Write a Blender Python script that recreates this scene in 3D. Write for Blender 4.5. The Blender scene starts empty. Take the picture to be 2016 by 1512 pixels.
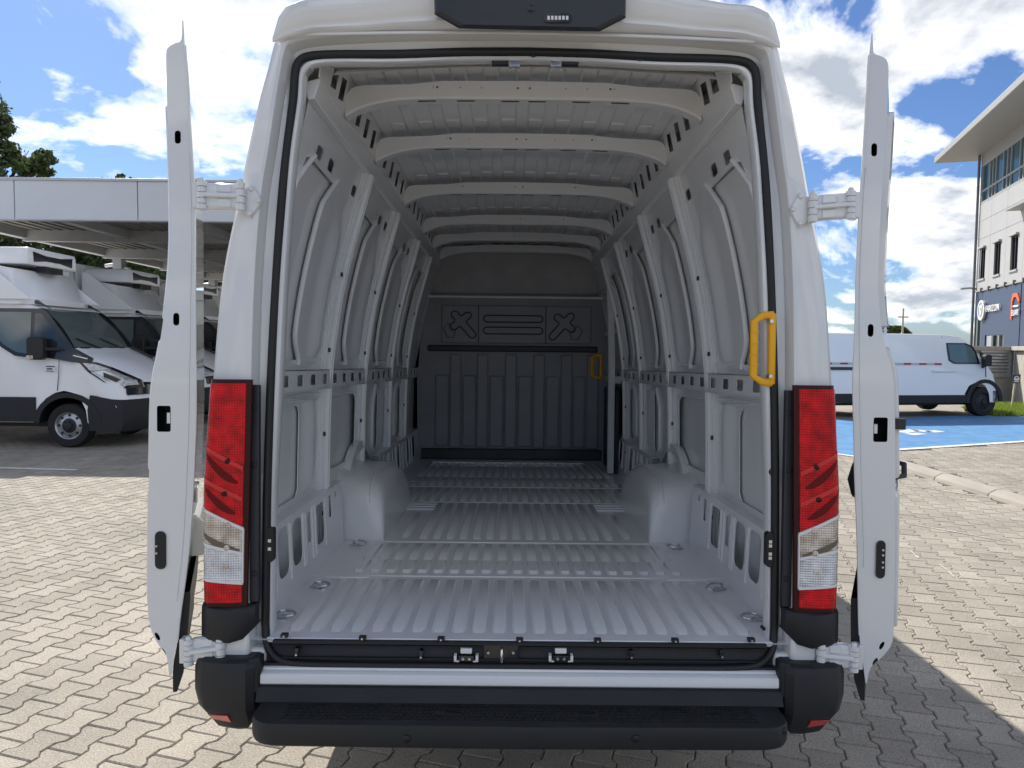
import bpy, bmesh, math, random
from math import sin, cos, pi, radians, sqrt, atan2
from mathutils import Vector, Matrix
from mathutils.geometry import delaunay_2d_cdt

SC = bpy.context.scene
COL = SC.collection

# ---------------------------------------------------------------- camera
FPX = 1420.0                     # focal length in photo pixels (2016 wide)
CAM = Vector((-0.040, -2.2, 1.60))
PITCH, ROLL, VANPITCH = radians(3.06), radians(0.6), radians(-1.6)
YAW = radians(0.16)
_fwd = Vector((sin(YAW) * cos(PITCH), cos(YAW) * cos(PITCH), -sin(PITCH)))
_rt0 = Vector((cos(YAW), -sin(YAW), 0)); _up0 = _rt0.cross(_fwd)
_rt = _rt0 * cos(ROLL) + _up0 * sin(ROLL)
_up = -_rt0 * sin(ROLL) + _up0 * cos(ROLL)
cd = bpy.data.cameras.new('camera'); cam = bpy.data.objects.new('camera', cd); COL.objects.link(cam)
cd.sensor_fit = 'HORIZONTAL'; cd.sensor_width = 36.0; cd.lens = 36.0 * FPX / 2016.0
cd.clip_start = 0.05; cd.clip_end = 3000
M = Matrix((_rt, _up, -_fwd)).transposed().to_4x4(); M.translation = CAM
cam.matrix_world = M
SC.camera = cam

# ---------------------------------------------------------------- sky, sun, exposure
SUNV = Vector((-0.55, 0.92, 1.0)).normalized()          # towards the sun: ahead and to the left
CLOUD_SEED = 17.4
SUN_EL = math.asin(SUNV.z); SUN_AZ = atan2(SUNV.x, SUNV.y)
wd = bpy.data.worlds.new('World'); SC.world = wd; wd.use_nodes = True
nt = wd.node_tree; nt.nodes.clear()
def N(t, **kw):
    n = nt.nodes.new(t)
    for k, v in kw.items():
        setattr(n, k, v)
    return n
def L(a, b): nt.links.new(a, b)
out = N('ShaderNodeOutputWorld'); bg = N('ShaderNodeBackground'); bg.inputs[1].default_value = 0.15
sky = N('ShaderNodeTexSky', sky_type='NISHITA', sun_disc=False)
sky.sun_elevation = SUN_EL; sky.sun_rotation = SUN_AZ
sky.air_density = 1.0; sky.dust_density = 0.5; sky.ozone_density = 2.5; sky.altitude = 100
tc = N('ShaderNodeTexCoord'); sep = N('ShaderNodeSeparateXYZ'); L(tc.outputs['Generated'], sep.inputs[0])
zz = N('ShaderNodeMath', operation='MAXIMUM'); L(sep.outputs[2], zz.inputs[0]); zz.inputs[1].default_value = 0.0
za = N('ShaderNodeMath', operation='ADD'); L(zz.outputs[0], za.inputs[0]); za.inputs[1].default_value = 0.34
dx = N('ShaderNodeMath', operation='DIVIDE'); L(sep.outputs[0], dx.inputs[0]); L(za.outputs[0], dx.inputs[1])
dy = N('ShaderNodeMath', operation='DIVIDE'); L(sep.outputs[1], dy.inputs[0]); L(za.outputs[0], dy.inputs[1])
cv = N('ShaderNodeCombineXYZ'); L(dx.outputs[0], cv.inputs[0]); L(dy.outputs[0], cv.inputs[1]); cv.inputs[2].default_value = CLOUD_SEED
n1 = N('ShaderNodeTexNoise'); L(cv.outputs[0], n1.inputs['Vector'])
n1.inputs['Scale'].default_value = 2.0; n1.inputs['Detail'].default_value = 11; n1.inputs['Roughness'].default_value = 0.57; n1.inputs['Distortion'].default_value = 0.35
rp = N('ShaderNodeValToRGB'); L(n1.outputs['Fac'], rp.inputs[0])
rp.color_ramp.elements[0].position = 0.49; rp.color_ramp.elements[0].color = (0, 0, 0, 1)
rp.color_ramp.elements[1].position = 0.56; rp.color_ramp.elements[1].color = (1, 1, 1, 1)
# backlit cumulus: bright thin rims, greyer where the cloud is thick
n2 = N('ShaderNodeTexNoise'); L(cv.outputs[0], n2.inputs['Vector'])
n2.inputs['Scale'].default_value = 6.5; n2.inputs['Detail'].default_value = 7; n2.inputs['Roughness'].default_value = 0.55
ad = N('ShaderNodeMath', operation='MULTIPLY_ADD'); L(n2.outputs['Fac'], ad.inputs[0]); ad.inputs[1].default_value = -0.35; L(n1.outputs['Fac'], ad.inputs[2])
rp2 = N('ShaderNodeValToRGB'); L(ad.outputs[0], rp2.inputs[0])
rp2.color_ramp.elements[0].position = 0.33; rp2.color_ramp.elements[0].color = (4.7, 4.66, 4.58, 1)
rp2.color_ramp.elements[1].position = 0.50; rp2.color_ramp.elements[1].color = (1.45, 1.6, 1.85, 1)
em = rp2.color_ramp.elements.new(0.375); em.color = (3.5, 3.52, 3.55, 1)
sc = N('ShaderNodeMix', data_type='RGBA', blend_type='MULTIPLY'); sc.inputs[0].default_value = 1.0
L(sky.outputs[0], sc.inputs[6]); sc.inputs[7].default_value = (0.20, 0.25, 0.335, 1)
mx = N('ShaderNodeMix', data_type='RGBA'); L(rp.outputs[0], mx.inputs[0]); L(sc.outputs[2], mx.inputs[6]); L(rp2.outputs[0], mx.inputs[7])
L(mx.outputs[2], bg.inputs[0]); L(bg.outputs[0], out.inputs[0])

sd = bpy.data.lights.new('sun', 'SUN'); sd.energy = 2.75; sd.angle = radians(0.5); sd.color = (1.0, 0.94, 0.85)
so = bpy.data.objects.new('sun', sd); COL.objects.link(so)
so.rotation_euler = SUNV.to_track_quat('Z', 'Y').to_euler(); so.location = (-8, 14, 20)

SC.view_settings.view_transform = 'Standard'; SC.view_settings.look = 'None'
SC.view_settings.gamma = 1.0; SC.view_settings.exposure = 1.3
SC.view_settings.use_curve_mapping = False
SC.render.engine = 'CYCLES'
SC.cycles.max_bounces = 16; SC.cycles.diffuse_bounces = 12; SC.cycles.glossy_bounces = 4; SC.cycles.transmission_bounces = 6
SC.cycles.use_denoising = True
SC.cycles.sample_clamp_indirect = 6.0

# ---------------------------------------------------------------- measuring helpers
RV = Matrix.Rotation(VANPITCH, 3, 'X'); RVI = RV.inverted()
def ray(px, py):
    return _rt * ((px - 1008) / FPX) - _up * ((py - 756) / FPX) + _fwd
def V(px, py, d, ax=1):          # a point of the van (van axes) seen at that photo pixel, at depth d behind its rear opening
    o = RVI @ CAM; r = RVI @ ray(px, py); t = (d - o[ax]) / r[ax]
    return o + r * t
def W(px, py, d=0.0, ax=2):      # the same in yard axes (default: on the ground)
    r = ray(px, py); t = (d - CAM[ax]) / r[ax]
    return CAM + r * t

# ---------------------------------------------------------------- materials
MAT = {}
def mat(name, col, rough=0.5, metal=0.0, coat=0.0, spec=0.5, noise=0.0, nscale=8.0, bump=0.0, bscale=60.0, trans=0.0, ior=1.45, emit=None, coords='Object'):
    m = bpy.data.materials.new(name); m.use_nodes = True
    t = m.node_tree; b = t.nodes['Principled BSDF']
    b.inputs['Base Color'].default_value = (*col, 1); b.inputs['Roughness'].default_value = rough
    b.inputs['Metallic'].default_value = metal; b.inputs['Coat Weight'].default_value = coat
    b.inputs['Coat Roughness'].default_value = 0.03
    b.inputs['Specular IOR Level'].default_value = spec; b.inputs['IOR'].default_value = ior
    b.inputs['Transmission Weight'].default_value = trans
    if emit:
        b.inputs['Emission Color'].default_value = (*emit[0], 1); b.inputs['Emission Strength'].default_value = emit[1]
    tcn = t.nodes.new('ShaderNodeTexCoord')
    if noise:
        n = t.nodes.new('ShaderNodeTexNoise'); n.inputs['Scale'].default_value = nscale; n.inputs['Detail'].default_value = 6
        t.links.new(tcn.outputs[coords], n.inputs['Vector'])
        r = t.nodes.new('ShaderNodeMapRange'); r.inputs[1].default_value = 0.3; r.inputs[2].default_value = 0.7
        r.inputs[3].default_value = 1 - noise; r.inputs[4].default_value = 1 + noise
        t.links.new(n.outputs['Fac'], r.inputs[0])
        x = t.nodes.new('ShaderNodeMix'); x.data_type = 'RGBA'; x.blend_type = 'MULTIPLY'; x.inputs[0].default_value = 1
        x.inputs[6].default_value = (*col, 1); t.links.new(r.outputs[0], x.inputs[7])
        t.links.new(x.outputs[2], b.inputs['Base Color'])
        r2 = t.nodes.new('ShaderNodeMapRange'); r2.inputs[1].default_value = 0.3; r2.inputs[2].default_value = 0.7
        r2.inputs[3].default_value = max(0.02, rough * (1 - noise * 1.5)); r2.inputs[4].default_value = min(1, rough * (1 + noise * 1.5))
        t.links.new(n.outputs['Fac'], r2.inputs[0]); t.links.new(r2.outputs[0], b.inputs['Roughness'])
    if bump:
        n = t.nodes.new('ShaderNodeTexNoise'); n.inputs['Scale'].default_value = bscale; n.inputs['Detail'].default_value = 4
        t.links.new(tcn.outputs[coords], n.inputs['Vector'])
        bm = t.nodes.new('ShaderNodeBump'); bm.inputs['Strength'].default_value = bump; bm.inputs['Distance'].default_value = 0.01
        t.links.new(n.outputs['Fac'], bm.inputs['Height']); t.links.new(bm.outputs[0], b.inputs['Normal'])
    MAT[name] = m
    return m
def waffle(name, scale, strength, cols=None):       # small square lens optics as relief; cols paints bright and dark facet reflections
    m = MAT[name]; t = m.node_tree; b = t.nodes['Principled BSDF']
    tcn = t.nodes.new('ShaderNodeTexCoord'); sp = t.nodes.new('ShaderNodeSeparateXYZ'); t.links.new(tcn.outputs['Object'], sp.inputs[0])
    hs = []
    for i in (0, 2):
        a = t.nodes.new('ShaderNodeMath'); a.operation = 'MULTIPLY'; t.links.new(sp.outputs[i], a.inputs[0]); a.inputs[1].default_value = scale
        s = t.nodes.new('ShaderNodeMath'); s.operation = 'SINE'; t.links.new(a.outputs[0], s.inputs[0])
        q = t.nodes.new('ShaderNodeMath'); q.operation = 'ABSOLUTE'; t.links.new(s.outputs[0], q.inputs[0]); hs.append(q)
    p = t.nodes.new('ShaderNodeMath'); p.operation = 'MULTIPLY'; t.links.new(hs[0].outputs[0], p.inputs[0]); t.links.new(hs[1].outputs[0], p.inputs[1])
    if cols:
        nz = t.nodes.new('ShaderNodeTexNoise'); nz.inputs['Scale'].default_value = 26; nz.inputs['Detail'].default_value = 2; t.links.new(tcn.outputs['Object'], nz.inputs['Vector'])
        ad_ = t.nodes.new('ShaderNodeMath'); ad_.operation = 'MULTIPLY_ADD'; t.links.new(nz.outputs['Fac'], ad_.inputs[0]); ad_.inputs[1].default_value = 1.6; ad_.inputs[2].default_value = -0.45
        a2 = t.nodes.new('ShaderNodeMath'); a2.operation = 'ADD'; a2.use_clamp = True; m2 = t.nodes.new('ShaderNodeMath'); m2.operation = 'MULTIPLY'; t.links.new(p.outputs[0], m2.inputs[0]); m2.inputs[1].default_value = 0.5
        t.links.new(ad_.outputs[0], a2.inputs[0]); t.links.new(m2.outputs[0], a2.inputs[1])
        cm = t.nodes.new('ShaderNodeMix'); cm.data_type = 'RGBA'; cm.inputs[6].default_value = (*cols[0], 1); cm.inputs[7].default_value = (*cols[1], 1); t.links.new(a2.outputs[0], cm.inputs[0]); t.links.new(cm.outputs[2], b.inputs['Base Color'])
    bm = t.nodes.new('ShaderNodeBump'); bm.inputs['Strength'].default_value = strength; bm.inputs['Distance'].default_value = 0.004
    t.links.new(p.outputs[0], bm.inputs['Height']); t.links.new(bm.outputs[0], b.inputs['Normal'])

mat('paint', (0.71, 0.72, 0.722), 0.22, coat=1.0, noise=0.012, nscale=1.5)
mat('truck_paint', (0.86, 0.865, 0.87), 0.3, coat=0.7, noise=0.012, nscale=1.5)
mat('paint_in', (0.76, 0.766, 0.768), 0.32, coat=0.55, noise=0.02, nscale=1.5)
mat('floor_paint', (0.77, 0.78, 0.79), 0.27, coat=0.5)
mat('black_plastic', (0.018, 0.019, 0.021), 0.55, noise=0.15, nscale=5, bump=0.12, bscale=350)
mat('rubber', (0.012, 0.012, 0.014), 0.48)
mat('tread', (0.014, 0.015, 0.016), 0.6, noise=0.3, nscale=14, bump=0.2, bscale=200)
mat('dark_trim', (0.03, 0.033, 0.04), 0.45, noise=0.1)
mat('bulkhead', (0.27, 0.275, 0.29), 0.42, noise=0.1, nscale=4, bump=0.06, bscale=150)
mat('headliner', (0.48, 0.48, 0.49), 0.9, noise=0.08, bump=0.1, bscale=300)
mat('gloss_black', (0.012, 0.014, 0.018), 0.12, coat=0.5)
mat('zinc', (0.62, 0.64, 0.66), 0.28, metal=1.0, noise=0.15, nscale=20)
mat('chrome', (0.8, 0.81, 0.82), 0.1, metal=1.0)
mat('yellow', (0.85, 0.42, 0.008), 0.42, noise=0.05)
mat('lens_red', (0.46, 0.0015, 0.004), 0.2, coat=0.3, spec=0.2); waffle('lens_red', 400, 0.35, ((0.17, 0.0008, 0.003), (0.85, 0.003, 0.012)))
mat('lens_red_smooth', (0.60, 0.004, 0.010), 0.15, coat=0.6)
mat('lens_dark', (0.035, 0.001, 0.003), 0.3, coat=0.15, spec=0.25)
mat('lens_clear', (0.74, 0.77, 0.80), 0.14, coat=1.0, metal=0.35); waffle('lens_clear', 420, 0.6, ((0.30, 0.32, 0.35), (0.95, 0.97, 1.0)))
mat('shade_brown', (0.10, 0.075, 0.055), 0.12, coat=1.0)
mat('shade_maroon', (0.13, 0.001, 0.003), 0.25, coat=0.15, spec=0.2)
mat('lens_amber', (0.56, 0.47, 0.37), 0.14, coat=1.0, metal=0.3); waffle('lens_amber', 420, 0.6, ((0.22, 0.15, 0.09), (0.90, 0.82, 0.72)))
mat('white_plastic', (0.75, 0.75, 0.74), 0.35)
mat('reflector', (0.55, 0.012, 0.012), 0.15, coat=1.0)
mat('glass', (0.02, 0.028, 0.03), 0.04, coat=1.0)
mat('glass_blue', (0.03, 0.10, 0.13), 0.12, spec=0.25)
mat('glass_screen', (0.10, 0.135, 0.13), 0.03, coat=1.0)
mat('tyre', (0.016, 0.016, 0.017), 0.75, noise=0.15, bump=0.1, bscale=120)
mat('rim', (0.42, 0.43, 0.44), 0.35, metal=0.8)
mat('rim_dark', (0.02, 0.021, 0.024), 0.5)
mat('box_white', (0.88, 0.88, 0.87), 0.42, noise=0.03, nscale=2)
mat('alu', (0.52, 0.53, 0.55), 0.4, metal=0.6, noise=0.05)
mat('fascia', (0.62, 0.64, 0.67), 0.4, noise=0.03, nscale=1.5)
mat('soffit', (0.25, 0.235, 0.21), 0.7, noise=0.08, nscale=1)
mat('steel_post', (0.34, 0.345, 0.35), 0.5, noise=0.05)
mat('concrete', (0.36, 0.345, 0.31), 0.85, noise=0.14, nscale=5, bump=0.2, bscale=60)
mat('kerb', (0.33, 0.30, 0.26), 0.85, noise=0.08, nscale=5, bump=0.15, bscale=160)
mat('grey_brick', (0.20, 0.20, 0.21), 0.8, noise=0.15, nscale=8, bump=0.2)
mat('panel_white', (0.41, 0.41, 0.405), 0.45, noise=0.03, nscale=2)
mat('panel_blue', (0.05, 0.072, 0.13), 0.4, noise=0.04, nscale=2)
mat('pipe', (0.16, 0.16, 0.16), 0.5, metal=0.3)
mat('eave', (0.33, 0.335, 0.335), 0.5, noise=0.03)
mat('sign_white', (0.8, 0.8, 0.8), 0.4)
mat('sign_orange', (0.8, 0.13, 0.02), 0.4)
mat('sign_blue', (0.03, 0.045, 0.10), 0.4)
mat('wood', (0.45, 0.40, 0.31), 0.8, noise=0.15, nscale=20)
mat('red_tape', (0.45, 0.01, 0.02), 0.35)
mat('silver_tape', (0.5, 0.5, 0.5), 0.4)
mat('seat', (0.10, 0.10, 0.10), 0.8)
mat('bark', (0.09, 0.07, 0.05), 0.9, noise=0.3, nscale=8, bump=0.4, bscale=20)
mat('scuff', (0.46, 0.43, 0.38), 0.85, noise=0.3, nscale=40)
mat('line_white', (0.62, 0.62, 0.60), 0.7, noise=0.22, nscale=16)

def leafmat(name, c1, c2):
    m = bpy.data.materials.new(name); m.use_nodes = True; t = m.node_tree; b = t.nodes['Principled BSDF']
    g = t.nodes.new('ShaderNodeNewGeometry'); r = t.nodes.new('ShaderNodeMix'); r.data_type = 'RGBA'
    t.links.new(g.outputs['Random Per Island'], r.inputs[0]); r.inputs[6].default_value = (*c1, 1); r.inputs[7].default_value = (*c2, 1)
    t.links.new(r.outputs[2], b.inputs['Base Color']); b.inputs['Roughness'].default_value = 0.55
    tr = t.nodes.new('ShaderNodeBsdfTranslucent'); t.links.new(r.outputs[2], tr.inputs[0])
    ms = t.nodes.new('ShaderNodeMixShader'); ms.inputs[0].default_value = 0.35
    t.links.new(b.outputs[0], ms.inputs[1]); t.links.new(tr.outputs[0], ms.inputs[2])
    t.links.new(ms.outputs[0], t.nodes['Material Output'].inputs[0]); MAT[name] = m
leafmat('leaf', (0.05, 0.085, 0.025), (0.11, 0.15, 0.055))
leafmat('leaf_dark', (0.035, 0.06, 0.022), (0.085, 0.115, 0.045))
leafmat('grassmat', (0.16, 0.26, 0.02), (0.32, 0.40, 0.06))

def pavermat(name, attr):
    m = bpy.data.materials.new(name); m.use_nodes = True; t = m.node_tree; b = t.nodes['Principled BSDF']
    b.inputs['Roughness'].default_value = 0.88
    b.inputs['Specular IOR Level'].default_value = 0.25
    g = t.nodes.new('ShaderNodeNewGeometry')
    if attr:
        a = t.nodes.new('ShaderNodeAttribute'); a.attribute_name = 'tint'; src = a.outputs['Fac']
    else:
        a = t.nodes.new('ShaderNodeObjectInfo'); src = a.outputs['Random']
    mr = t.nodes.new('ShaderNodeMapRange'); mr.inputs[3].default_value = 0.87; mr.inputs[4].default_value = 1.11; t.links.new(src, mr.inputs[0])
    n = t.nodes.new('ShaderNodeTexNoise'); n.inputs['Scale'].default_value = 140; n.inputs['Detail'].default_value = 3; t.links.new(g.outputs['Position'], n.inputs['Vector'])
    sp = t.nodes.new('ShaderNodeMapRange'); sp.inputs[1].default_value = 0.3; sp.inputs[2].default_value = 0.72; sp.inputs[3].default_value = 0.66; sp.inputs[4].default_value = 1.34
    t.links.new(n.outputs['Fac'], sp.inputs[0])
    n2 = t.nodes.new('ShaderNodeTexNoise'); n2.inputs['Scale'].default_value = 1.1; n2.inputs['Detail'].default_value = 7; n2.inputs['Roughness'].default_value = 0.65; t.links.new(g.outputs['Position'], n2.inputs['Vector'])
    st = t.nodes.new('ShaderNodeMapRange'); st.inputs[1].default_value = 0.3; st.inputs[2].default_value = 0.7; st.inputs[3].default_value = 0.76; st.inputs[4].default_value = 1.12
    t.links.new(n2.outputs['Fac'], st.inputs[0])
    p1 = t.nodes.new('ShaderNodeMath'); p1.operation = 'MULTIPLY'; t.links.new(mr.outputs[0], p1.inputs[0]); t.links.new(sp.outputs[0], p1.inputs[1])
    p2 = t.nodes.new('ShaderNodeMath'); p2.operation = 'MULTIPLY'; t.links.new(p1.outputs[0], p2.inputs[0]); t.links.new(st.outputs[0], p2.inputs[1])
    x = t.nodes.new('ShaderNodeMix'); x.data_type = 'RGBA'; x.blend_type = 'MULTIPLY'; x.inputs[0].default_value = 1
    x.inputs[6].default_value = (0.332, 0.302, 0.256, 1); t.links.new(p2.outputs[0], x.inputs[7])
    # scattered dark and pale grit
    t.links.new(x.outputs[2], b.inputs['Base Color'])
    bm = t.nodes.new('ShaderNodeBump'); bm.inputs['Strength'].default_value = 0.35; bm.inputs['Distance'].default_value = 0.003
    t.links.new(n.outputs['Fac'], bm.inputs['Height']); t.links.new(bm.outputs[0], b.inputs['Normal'])
    MAT[name] = m
pavermat('paver', False); pavermat('paver_field', True)
mat('joint', (0.085, 0.075, 0.062), 0.95, noise=0.25, nscale=30, bump=0.3, bscale=90)

def groundmat():
    # far yard: the same blocks too small to tell apart, joints as a fine pattern
    m = bpy.data.materials.new('yard'); m.use_nodes = True; t = m.node_tree; b = t.nodes['Principled BSDF']; b.inputs['Roughness'].default_value = 0.9
    g = t.nodes.new('ShaderNodeNewGeometry'); mp = t.nodes.new('ShaderNodeMapping'); mp.inputs['Rotation'].default_value = (0, 0, radians(17)); t.links.new(g.outputs['Position'], mp.inputs[0])
    br = t.nodes.new('ShaderNodeTexBrick'); t.links.new(mp.outputs[0], br.inputs[0])
    br.inputs['Scale'].default_value = 1.0; br.inputs['Brick Width'].default_value = 0.142; br.inputs['Row Height'].default_value = 0.184; br.inputs['Mortar Size'].default_value = 0.006
    br.inputs['Color1'].default_value = (0.33, 0.30, 0.25, 1); br.inputs['Color2'].default_value = (0.27, 0.245, 0.205, 1); br.inputs['Mortar'].default_value = (0.15, 0.13, 0.11, 1)
    t.links.new(br.outputs[0], b.inputs['Base Color']); MAT['yard'] = m
groundmat()
def blue_mat():
    m = bpy.data.materials.new('blue_paint'); m.use_nodes = True; t = m.node_tree; b = t.nodes['Principled BSDF']; b.inputs['Roughness'].default_value = 0.7
    g = t.nodes.new('ShaderNodeNewGeometry'); n = t.nodes.new('ShaderNodeTexNoise'); n.inputs['Scale'].default_value = 3; n.inputs['Detail'].default_value = 8; n.inputs['Roughness'].default_value = 0.7
    t.links.new(g.outputs['Position'], n.inputs['Vector'])
    r = t.nodes.new('ShaderNodeValToRGB'); t.links.new(n.outputs['Fac'], r.inputs[0])
    e = r.color_ramp.elements; e[0].position = 0.3; e[0].color = (0.045, 0.165, 0.36, 1); e[1].position = 0.72; e[1].color = (0.13, 0.29, 0.50, 1)
    t.links.new(r.outputs[0], b.inputs['Base Color']); MAT['blue_paint'] = m
blue_mat()

# ---------------------------------------------------------------- mesh helpers
class MB:
    def __init__(s): s.v = []; s.f = []
    def add(s, vs, fs):
        o = len(s.v); s.v += [tuple(p) for p in vs]; s.f += [tuple(i + o for i in f) for f in fs]
    def box(s, x0, x1, y0, y1, z0, z1, m=None):
        vs = [Vector((x, y, z)) for z in (z0, z1) for y in (y0, y1) for x in (x0, x1)]
        if m: vs = [m @ p for p in vs]
        s.add(vs, [(0, 2, 3, 1), (4, 5, 7, 6), (0, 1, 5, 4), (2, 6, 7, 3), (0, 4, 6, 2), (1, 3, 7, 5)])
    def loft(s, rings, closed=True, cap=True):
        n = len(rings[0]); vs = [p for r in rings for p in r]; fs = []
        for k in range(len(rings) - 1):
            for i in range(n if closed else n - 1):
                j = (i + 1) % n
                fs.append((k * n + i, k * n + j, (k + 1) * n + j, (k + 1) * n + i))
        if cap and closed:
            fs.append(tuple(range(n))); fs.append(tuple((len(rings) - 1) * n + i for i in range(n)))
        s.add(vs, fs)
    def tube(s, path, r, n=8, closed=False, flat=1.0, cap=True):
        path = [Vector(p) for p in path]; rings = []; m = len(path); up = None
        for i, p in enumerate(path):
            a = path[i - 1] if (i > 0 or closed) else p; b = path[(i + 1) % m] if (i < m - 1 or closed) else p
            t = (b - a).normalized()
            if up is None:
                up = Vector((0, 0, 1)) if abs(t.z) < 0.9 else Vector((0, 1, 0))
            e1 = t.cross(up)
            if e1.length < 1e-4: e1 = t.cross(Vector((1, 0, 0)))
            e1.normalize(); e2 = e1.cross(t).normalized(); up = e2
            rr = r[i] if isinstance(r, (list, tuple)) else r
            rings.append([p + e1 * (rr * cos(2 * pi * k / n)) + e2 * (rr * flat * sin(2 * pi * k / n)) for k in range(n)])
        if closed: rings.append(rings[0])
        s.loft(rings, True, cap and not closed)
    def bar(s, path, w, h, nrm):      # rectangular section swept along a path; nrm gives the height direction at each point
        path = [Vector(p) for p in path]; rings = []; m = len(path)
        for i, p in enumerate(path):
            t = (path[min(i + 1, m - 1)] - path[max(i - 1, 0)]).normalized(); u = Vector(nrm(p) if callable(nrm) else nrm)
            u = (u - t * u.dot(t)).normalized(); e = t.cross(u).normalized()
            rings.append([p - e * w / 2, p - e * w / 2 + u * h * 0.8, p - e * w * 0.3 + u * h, p + e * w * 0.3 + u * h, p + e * w / 2 + u * h * 0.8, p + e * w / 2])
        s.loft(rings)
    def cyl(s, p0, p1, r, n=12): s.tube([p0, p1], r, n)
    def grid(s, fn, nu, nv):
        vs = [fn(i / nu, j / nv) for j in range(nv + 1) for i in range(nu + 1)]; w = nu + 1
        s.add(vs, [(j * w + i, j * w + i + 1, (j + 1) * w + i + 1, (j + 1) * w + i) for j in range(nv) for i in range(nu)])
    def plate(s, outer, holes, fn, th, rim=True, grid=None):   # flat plate with real openings; fn(u, v, w) -> point, w = 0 front .. th back
        pts = [Vector(p) for p in outer]; edges = [(i, (i + 1) % len(outer)) for i in range(len(outer))]; loops = [list(range(len(outer)))]
        for h in holes:
            o = len(pts); pts += [Vector(p) for p in h]; edges += [(o + i, o + (i + 1) % len(h)) for i in range(len(h))]; loops.append([o + i for i in range(len(h))])
        def inside(c, poly):
            r = False; q = poly[-1]
            for p in poly:
                if (p[1] > c[1]) != (q[1] > c[1]) and c[0] < (q[0] - p[0]) * (c[1] - p[1]) / (q[1] - p[1]) + p[0]: r = not r
                q = p
            return r
        nb = len(pts)
        if grid:
            xs_ = [p[0] for p in outer]; ys_ = [p[1] for p in outer]; nx = max(1, int((max(xs_) - min(xs_)) / grid[0])); ny = max(1, int((max(ys_) - min(ys_)) / grid[1]))
            for i in range(1, nx):
                for j in range(1, ny):
                    c = (min(xs_) + (max(xs_) - min(xs_)) * i / nx, min(ys_) + (max(ys_) - min(ys_)) * j / ny)
                    if inside(c, outer) and not any(inside(c, h) for h in holes): pts.append(Vector(c))
        vv, ee, ff = delaunay_2d_cdt(pts, edges, [], 1, 1e-7)[:3]
        keep = []
        for f in ff:
            c = (sum(vv[i][0] for i in f) / len(f), sum(vv[i][1] for i in f) / len(f))
            if inside(c, outer) and not any(inside(c, h) for h in holes): keep.append(f)
        ff = keep
        n = len(vv); o = len(s.v)
        s.v += [tuple(fn(p[0], p[1], 0.0)) for p in vv]; s.f += [tuple(o + i for i in f) for f in ff]
        if th:
            s.v += [tuple(fn(p[0], p[1], th)) for p in vv]; s.f += [tuple(o + n + i for i in reversed(f)) for f in ff]
            if rim and n == len(pts) and nb:
                for lp in loops:
                    for a, b in zip(lp, lp[1:] + lp[:1]): s.f.append((o + a, o + b, o + n + b, o + n + a))
    def prism(s, poly, fn, a, b):      # poly in (u, v), fn(u, v, w)
        s.loft([[fn(u, v, a) for u, v in poly], [fn(u, v, b) for u, v in poly]])
    def build(s, name, m, parent=None, smooth=None, bevel=0.0, segs=2, fix=True):
        me = bpy.data.meshes.new(name); me.from_pydata(s.v, [], s.f)
        if fix:
            bm = bmesh.new(); bm.from_mesh(me)
            bmesh.ops.recalc_face_normals(bm, faces=bm.faces); bm.to_mesh(me); bm.free()
        me.update(); o = bpy.data.objects.new(name, me); COL.objects.link(o)
        if m: me.materials.append(MAT[m] if isinstance(m, str) else m)
        if parent: o.parent = parent
        if smooth is not None:
            for p in me.polygons: p.use_smooth = True
            me.set_sharp_from_angle(angle=radians(smooth))
        if bevel:
            md = o.modifiers.new('bevel', 'BEVEL'); md.width = bevel; md.segments = segs; md.limit_method = 'ANGLE'; md.angle_limit = radians(40)
            for p in me.polygons: p.use_smooth = True
            me.set_sharp_from_angle(angle=radians(50 if smooth is None else smooth))
            md.harden_normals = False
        return o
def tag(o, label=None, cat=None, group=None, kind=None):
    if label: o['label'] = label
    if cat: o['category'] = cat
    if group: o['group'] = group
    if kind: o['kind'] = kind
    return o
def empty(name, loc=(0, 0, 0), rz=0.0, scale=1.0):
    o = bpy.data.objects.new(name, None); COL.objects.link(o); o.empty_display_size = 0.2
    o.location = loc; o.rotation_euler = (0, 0, rz); o.scale = (scale,) * 3
    return o
def copy_tree(o, parent=None):
    c = o.copy(); COL.objects.link(c); c.parent = parent
    for ch in list(o.children): copy_tree(ch, c)
    return c
def rrect(x0, x1, y0, y1, r, n=3):
    r = min(r, (x1 - x0) / 2 - 1e-5, (y1 - y0) / 2 - 1e-5); o = []
    for cx, cy, a0 in ((x1 - r, y0 + r, -pi / 2), (x1 - r, y1 - r, 0), (x0 + r, y1 - r, pi / 2), (x0 + r, y0 + r, pi)):
        for k in range(n + 1):
            a = a0 + pi / 2 * k / n; o.append((cx + r * cos(a), cy + r * sin(a)))
    return o
def circ(cx, cy, r, n=8): return [(cx + r * cos(2 * pi * k / n), cy + r * sin(2 * pi * k / n)) for k in range(n)]
def interp(tab, x):
    if x <= tab[0][0]: return tab[0][1]
    for (a, b), (c, d) in zip(tab, tab[1:]):
        if x <= c:
            t = (x - a) / (c - a); return b + (d - b) * t
    return tab[-1][1]
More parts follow.
